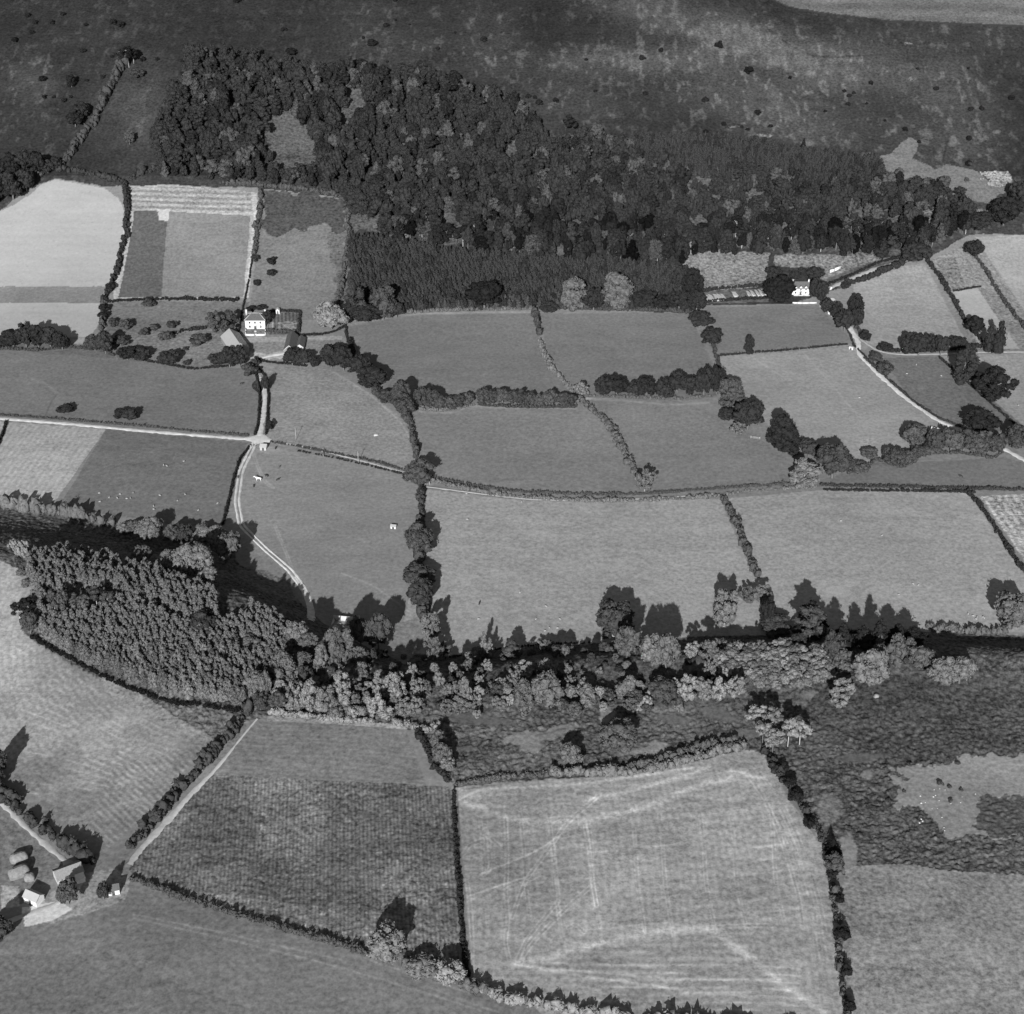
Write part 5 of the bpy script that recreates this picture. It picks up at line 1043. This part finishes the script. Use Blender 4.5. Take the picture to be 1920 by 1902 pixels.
d = MB(); d.box(-.5, .5, -3.3, -3.203, 0, 2.0); part('door', d, 'wood', ct)
d = MB(); d.box(-1.0, -.8, -4.4, -3.2, 0, 2.1); d.box(.8, 1.0, -4.4, -3.2, 0, 2.1); d.poly([(-1.1, -4.5, 2.1), (0, -4.5, 2.9), (0, -3.2, 2.9), (-1.1, -3.2, 2.1)]); d.poly([(1.1, -4.5, 2.1), (0, -4.5, 2.9), (0, -3.2, 2.9), (1.1, -3.2, 2.1)]); part('porch', d, 'white', ct)
tag(ct, 'white cottage with slate roof, two end chimneys and three dormers below the wood', 'cottage')
P = at(1484, 545)
bn = empty('outbuilding', (P[0]-2.5, P[1]+4, P[2])); rf = gable(bn, 5, 4.5, 3.0, 5.2, 'white', 'slate', .2); chimney(rf, -2.2, 0, 4.8, 6.6, 'white', .4)
tag(bn, 'low wing with a white chimney half hidden behind the black yew', 'outbuilding')
P = at(1501, 553.8); wall_line([(1488, 554.5), (1518, 554.5)], .35, 1.0, 'palestone', 'pale terrace step along the cottage front', 'terrace', 'terrace')

# allotment frames
def frame_bed(px, py, L, W, label):
    P = at(px, py); e = empty('cold_frame', P, math.radians(104)); b = MB(); b.box(-L/2, L/2, -W/2, W/2, -.3, .45); part('box', b, 'palewood', e)
    g = MB(); g.poly([(-L/2-.05, -W/2-.05, .47), (L/2+.05, -W/2-.05, .47), (L/2+.05, W/2+.05, .85), (-L/2-.05, W/2+.05, .85)]); part('glass_light', g, 'frame', e)
    tag(e, label, 'cold frame', 'garden frames left of the cottage')
fr = [(1327, 560, 8, 2.6), (1334, 559.5, 8.5, 2.2), (1344, 559, 8.5, 2.6), (1350, 558.5, 8.5, 2.0), (1356, 558, 7.5, 1.8), (1378, 553, 6, 2.6), (1404, 552, 7, 1.8), (1411, 551, 7, 1.8), (1420, 550.5, 8, 1.6), (1427, 550, 8, 1.6), (1433, 549, 8, 1.5)]
for i, f_ in enumerate(fr): frame_bed(*f_, f'long pale garden frame, {ORD[i]} of eleven from the left, below the clearing')

def shed(px, py, L, W, h, rz, wall, roof, name, label, cat='shed', ridge=1.0):
    P = at(px, py); e = empty(name, P, rz); gable(e, L, W, h, h+ridge, wall, roof, .2)
    d = MB(); d.box(-.5, .5, -W/2-.06, -W/2-.003, 0, min(1.9, h*.85)); part('door', d, 'wood', e); return tag(e, label, cat)
shed(495, 842, 3.4, 3.6, 2.0, math.radians(-8), 'palewood', 'paleroof', 'shed', 'small pale-roofed shed standing just below the crossroads')
shed(738, 990, 2.6, 2.0, 1.3, math.radians(-10), 'white', 'paleroof', 'field_shelter', 'small white hut alone in the lower left pasture', 'hut', .5)
shed(1753, 812, 4.2, 3.2, 2.2, math.radians(-25), 'stone', 'white', 'shed', 'white-roofed shed half hidden in the thicket, left of two')
shed(1777, 820, 4.2, 3.2, 2.2, math.radians(-30), 'stone', 'white', 'shed', 'white-roofed shed half hidden in the thicket, right of two')
shed(1596, 655, 2.2, 1.6, 1.2, math.radians(-30), 'white', 'white', 'milk_stand', 'tiny white stand beside the fork of the lane', 'stand', .2)
# ruined building in the shade
P = at(652, 1172); e = empty('ruined_building', P, math.radians(-8))
b = MB(); b.box(-7, 4.5, 2.6, 3.1, -1, 2.6); b.box(4.5, 5.1, -3, 3.1, -1, 3.4); b.poly([(4.5, -3, 3.4), (4.5, 3.1, 3.4), (4.5, .5, 5.2)]); b.box(-7, -6.5, -3, 2.6, -1, 1.6); b.box(-2, 4.5, -3, -2.5, -1, 1.2); part('wall', b, 'palestone', e)
b = MB()
for i in range(9): b.box(-6+i*1.1, -5.3+i*1.1, -2+(i % 3)*.8, -1.2+(i % 3)*.8, -.5, .4+.1*(i % 4))
part('rubble', b, 'stone', e)
b = MB()
for x in (-4, -1, 2): b.tube((x, -2.5, 1.4), (x+.3, 2.6, 2.9), .12, .1, 5)
part('rafter', b, 'wood', e)
tag(e, 'roofless ruined stone building in the tree shade at the end of the track', 'ruin')

# lower left farm
P = at(128, 1650); bn = empty('barn', (P[0], P[1]+1.5, P[2]), math.radians(30)); rf = gable(bn, 9.6, 6.4, 3.0, 5.0, 'palestone', 'stone', .3)
d = MB(); d.box(-1.2, 1.2, -3.3, -3.203, 0, 2.4); part('door', d, 'wood', bn)
tag(bn, 'grey-roofed barn set at an angle in the lower left farm', 'barn')
P = at(150, 1650); bn = empty('lean_to', (P[0], P[1], P[2]), math.radians(30)); gable(bn, 3, 4, 2.0, 3.0, 'white', 'white', .15)
tag(bn, 'small bright white lean-to at the right end of the grey-roofed barn', 'lean-to')
P = at(62, 1697); bn = empty('farm_building', (P[0], P[1]+2, P[2]), math.radians(-28)); rf = gable(bn, 6, 4.2, 2.6, 4.2, 'white', 'paleroof', .25)
d = MB(); d.box(-.5, .5, -2.16, -2.103, 0, 2); part('door', d, 'wood', bn); tag(bn, 'small white farm building with a bright roof beside the lower left yard', 'farm building')
P = at(211, 1678); bn = empty('farm_building', (P[0], P[1]+1.5, P[2]), math.radians(15)); rf = gable(bn, 4.4, 3.6, 2.2, 3.5, 'white', 'slate', .2)
d = MB(); d.box(-.5, .5, -1.86, -1.803, 0, 1.9); part('door', d, 'wood', bn); tag(bn, 'little dark-roofed white building near the end of the pale track', 'farm building')
def stack(px, py, L, W, h, rz, label):
    P = at(px, py); rng = np.random.RandomState(int(px)); n = 14; V = []; F = []
    prof = [(1.0, -.3), (1.04, h*.35), (1.0, h*.6), (.8, h*.82), (.45, h*.96), (0.05, h)]
    for k, z in prof:
        for i in range(n*2):
            t_ = math.pi*i/n; c_, s_ = math.cos(t_), math.sin(t_)
            ex = abs(c_)**.55*math.copysign(1, c_); ey = abs(s_)**.55*math.copysign(1, s_)
            V.append(((ex*L/2-(1-k)*ex*W*.45)*(1 if k == 1 else 1)*(1+rng.randn()*.015), ey*W/2*k, z+rng.randn()*.05))
    m = n*2
    for r_ in range(len(prof)-1):
        for i in range(m):
            a = r_*m+i; b_ = r_*m+(i+1) % m; F += [(a, b_, b_+m), (a, b_+m, a+m)]
    return tag(ob('haystack', mesh('haystack', V, F, M['straw']), None, P, rz), label, 'haystack')
stack(36, 1640, 7.6, 4.4, 3.6, math.radians(32), 'long round-topped pale haystack, nearest the grey-roofed barn yard')
stack(36, 1612, 6.6, 4.0, 3.0, math.radians(22), 'loaf-shaped pale haystack, topmost of the three')
stack(56, 1648, 3.8, 3.4, 2.4, math.radians(10), 'small dome-shaped pale haystack, right of the long one')
# boulder and hill stones
def boulder(px, py, wm, hm, mat, label, name='boulder', cat='boulder', group=None):
    P = at(px, py); rng = np.random.RandomState(int(px+py)); iv, if_ = ICO1
    V = iv*np.array([wm/2, wm*.42, hm])*(1+.1*rng.randn(len(iv), 1)); return tag(ob(name, mesh(name, V, if_, M[mat], True), None, P, rng.rand()*6), label, cat, group)
boulder(1643, 1306, 2.8, 1.2, 'stone', 'lone pale rounded boulder on the bracken slope right of the scrub wood')
rs = np.random.RandomState(77); sp = []
while len(sp) < 22:
    x = rs.uniform(1720, 1835); y = rs.uniform(1465, 1560)
    if y > 1500+(x-1720)*.1-30 and not (x > 1815 and y > 1495): sp.append((x, y))
for x, y in sp: boulder(x, y, .35+.6*rs.rand()**2, .25, 'palestone', 'small pale stone scattered on the pale clearing of the moor', 'stone', 'stone', 'pale stones on the moor clearing')
sp = [(rs.uniform(1838, 1893), rs.uniform(322, 345)) for _ in range(26)]
for x, y in sp: boulder(x, y, .8+1.2*rs.rand(), .7, 'stone', 'pale rock in the small hillside quarry', 'rock', 'rock', 'rocks of the hillside quarry')
for i, (x, y, s_) in enumerate([(1665, 1500, 2.4), (1660, 1440, 2), (1705, 1432, 2.6), (1795, 1430, 2.6), (1762, 1468, 3.2), (1780, 1474, 2), (1802, 1480, 2), (1782, 1500, 2.4), (1695, 1483, 1.8)]):
    P = at(x, y+3); tree('bush', 'mid', P, s_*.75, s_*.42, f'low dark gorse bush, {ORD[i]} of nine, in and around the pale moor clearing', 'bush', 'gorse bushes in the moor clearing')

# ------------------------------------------------------------------ livestock
def beast(name, mat, L, leg, th, neck, headl, hl_drop):
    """one skinned body: trunk, neck, head, four jointed legs, tail"""
    e = []; v = []; r = []
    def add(p, rad, par=None):
        v.append(p); r.append(rad); i = len(v)-1
        if par is not None: e.append((par, i))
        return i
    h = leg+th*.5
    hip = add((-L*.42, 0, h+.03), th*.46); mid_ = add((0, 0, h-.03), th*.52, hip); sh = add((L*.36, 0, h+.02), th*.48, mid_)
    nk = add((L*.36+neck*.6, 0, h+neck*hl_drop*.6), th*.26, sh); hd = add((L*.36+neck, 0, h+neck*hl_drop), th*.22, nk); add((L*.36+neck+headl, 0, h+neck*hl_drop-headl*.6), th*.13, hd)
    for s in (-1, 1):
        add((L*.36+neck*.95, s*th*.3, h+neck*hl_drop+.12), .04, hd)
        a = add((L*.34, s*th*.3, leg*.85), th*.2, sh); k = add((L*.36, s*th*.3, leg*.45), th*.11, a); add((L*.33, s*th*.3, 0), th*.09, k)
        a = add((-L*.40, s*th*.3, leg*.9), th*.24, hip); k = add((-L*.50, s*th*.3, leg*.42), th*.11, a); add((-L*.46, s*th*.3, 0), th*.09, k)
    t_ = add((-L*.53, 0, h), .06, hip); add((-L*.58, 0, h-leg*.6), .05, t_)
    me = bpy.data.meshes.new(name); me.from_pydata(v, e, []); o = bpy.data.objects.new('tmp', me); COL.objects.link(o)
    m = o.modifiers.new('s', 'SKIN'); me.skin_vertices[0].data[0].use_root = True
    for i, q in enumerate(r): me.skin_vertices[0].data[i].radius = (q, q)
    o.modifiers.new('u', 'SUBSURF').levels = 1
    dg = bpy.context.evaluated_depsgraph_get(); out = bpy.data.meshes.new_from_object(o.evaluated_get(dg)); bpy.data.objects.remove(o)
    out.materials.clear(); out.materials.append(M[mat]); out.name = name; return out
horse = beast('horse', 'horse', 1.7, .85, .62, .75, .5, .75); cow = beast('cow', 'cow', 1.8, .65, .75, .5, .45, .1); cowb = beast('cow', 'brownhide', 1.8, .65, .75, .5, .45, .1); sheep = beast('sheep', 'fleece', .95, .3, .6, .28, .25, .1)
def put(nm, me, px, py, rz, label, cat, group=None, k=0.9):
    return tag(ob(nm, me, None, at(px, py), math.radians(rz), (k, k, k)), label, cat, group)
put('horse', horse, 485, 902, 175, 'white horse grazing in the pasture right of the twin-rut track', 'horse', k=1.5)
put('cow', cow, 500, 894, 150, 'dark cow standing just right of the white horse', 'cow', 'cattle near the white horse')
put('cow', cowb, 523, 878, 60, 'brown cow, farthest up the pasture above the white horse', 'cow', 'cattle near the white horse')
put('cow', cow, 521, 901, 40, 'dark cow farthest right of the white horse', 'cow', 'cattle near the white horse')
put('cow', cow, 476, 913, 95, 'dark cow below the white horse', 'cow', 'cattle near the white horse')
put('cow', cow, 517, 842, 80, 'dark cow beside the pale-roofed shed', 'cow')
put('cow', cowb, 446, 897, 100, 'pale brown cow between the thin hedge and the twin-rut track', 'cow')
put('cow', cow, 453, 721, 10, 'dark cow alone in the pasture left of the farm lane', 'cow')
put('cow', cow, 899, 1133, 80, 'dark cow alone in the large lower pasture', 'cow')
put('cow', cow, 1802, 895, 160, 'dark cow in the strip pasture at the right', 'cow')
sp = [(186, 926), (205, 934), (220, 935), (238, 936), (245, 935), (288, 956), (408, 945), (288, 950), (300, 930), (333, 940), (347, 928), (187, 942), (307, 873), (313, 875), (345, 866), (250, 925), (225, 928), (372, 958)]
for i, (x, y) in enumerate(sp): put('sheep', sheep, x, y, i*67, 'white sheep grazing in the dark pasture beside the pale striped field', 'sheep', 'sheep in the dark pasture')
sp = [(1686, 1153), (1815, 1152), (1825, 1156), (1832, 1158), (1830, 1162), (1843, 1158), (1712, 1096), (1722, 1098), (1685, 1116), (1654, 1005), (1845, 1160), (1577, 978)]
for i, (x, y) in enumerate(sp): put('sheep', sheep, x, y, i*83, 'white sheep grazing in the far right lower pasture', 'sheep', 'sheep in the far right lower pasture')
sp = [(897, 1162), (975, 1112), (1024, 1138), (1022, 1184), (1030, 1178), (1045, 1179), (1005, 1162), (1050, 1162), (875, 927), (978, 942), (876, 975)]
for i, (x, y) in enumerate(sp): put('sheep', sheep, x, y, i*71, 'white sheep grazing in the large lower pasture', 'sheep', 'sheep in the large lower pasture')
sp = [(1611, 747), (1718, 685), (1765, 706), (1785, 700), (1909, 761), (1700, 702)]
for i, (x, y) in enumerate(sp): put('sheep', sheep, x, y, i*71, 'white sheep in the pastures on the right beyond the curved lane', 'sheep', 'sheep beyond the curved lane')
# ------------------------------------------------------------------ gates, posts, trough
def gate(px0, px1, label, mat='palewood'):
    a, c = at(*px0), at(*px1); L = np.linalg.norm((c-a)[:2]); e = empty('field_gate', a, math.atan2(c[1]-a[1], c[0]-a[0]))
    b = MB()
    for z in (.3, .6, .9, 1.2): b.box(0, L, -.04, .04, z, z+.12)
    b.box(0, .1, -.05, .05, .25, 1.35); b.box(L-.1, L, -.05, .05, .25, 1.35); part('gate_bars', b, mat, e)
    for x in (-.2, L+.05):
        p = MB(); p.box(x, x+.2, -.12, .12, -.4, 1.6); part('gate_post', p, mat, e)
    tag(e, label, 'gate')
gate((606, 846), (606, 856), 'pale field gate across the grassy lane right of the crossroads')
gate((470, 840), (478, 840), 'gate at the head of the twin-rut track below the crossroads')

gate((1408, 822), (1424, 824), 'thin fence gate under the gappy tree line')
gate((803, 898), (806, 910), 'gate at the lane end below the big round hedgerow tree')
P = at(705, 817); e = empty('water_trough', P, .3); b = MB(); b.box(-1.2, 1.2, -.5, -.4, -.2, .6); b.box(-1.2, 1.2, .4, .5, -.2, .6); b.box(-1.2, -1.1, -.4, .4, -.2, .6); b.box(1.1, 1.2, -.4, .4, -.2, .6); part('basin', b, 'palestone', e); b = MB(); b.box(-1.1, 1.1, -.4, .4, .3, .35); part('trough_water', b, 'glass', e)
tag(e, 'stone water trough alone in the pasture right of the farm lane', 'trough')

for i, (x, y) in enumerate([(555, 826), (672, 870)]):
    P = at(x, y); e = empty('utility_pole', P); b = MB(); b.tube((0, 0, -.5), (0, 0, 7.5), .13, .1, 7); part('pole', b, 'palewood', e); b = MB(); b.box(-.8, .8, -.06, .06, 6.8, 6.95); part('crossarm', b, 'wood', e)
    tag(e, ['timber utility pole beside the grassy lane near the crossroads', 'timber utility pole farther right along the grassy lane'][i], 'pole')
print('objects', len(bpy.data.objects), 'ground verts', N)
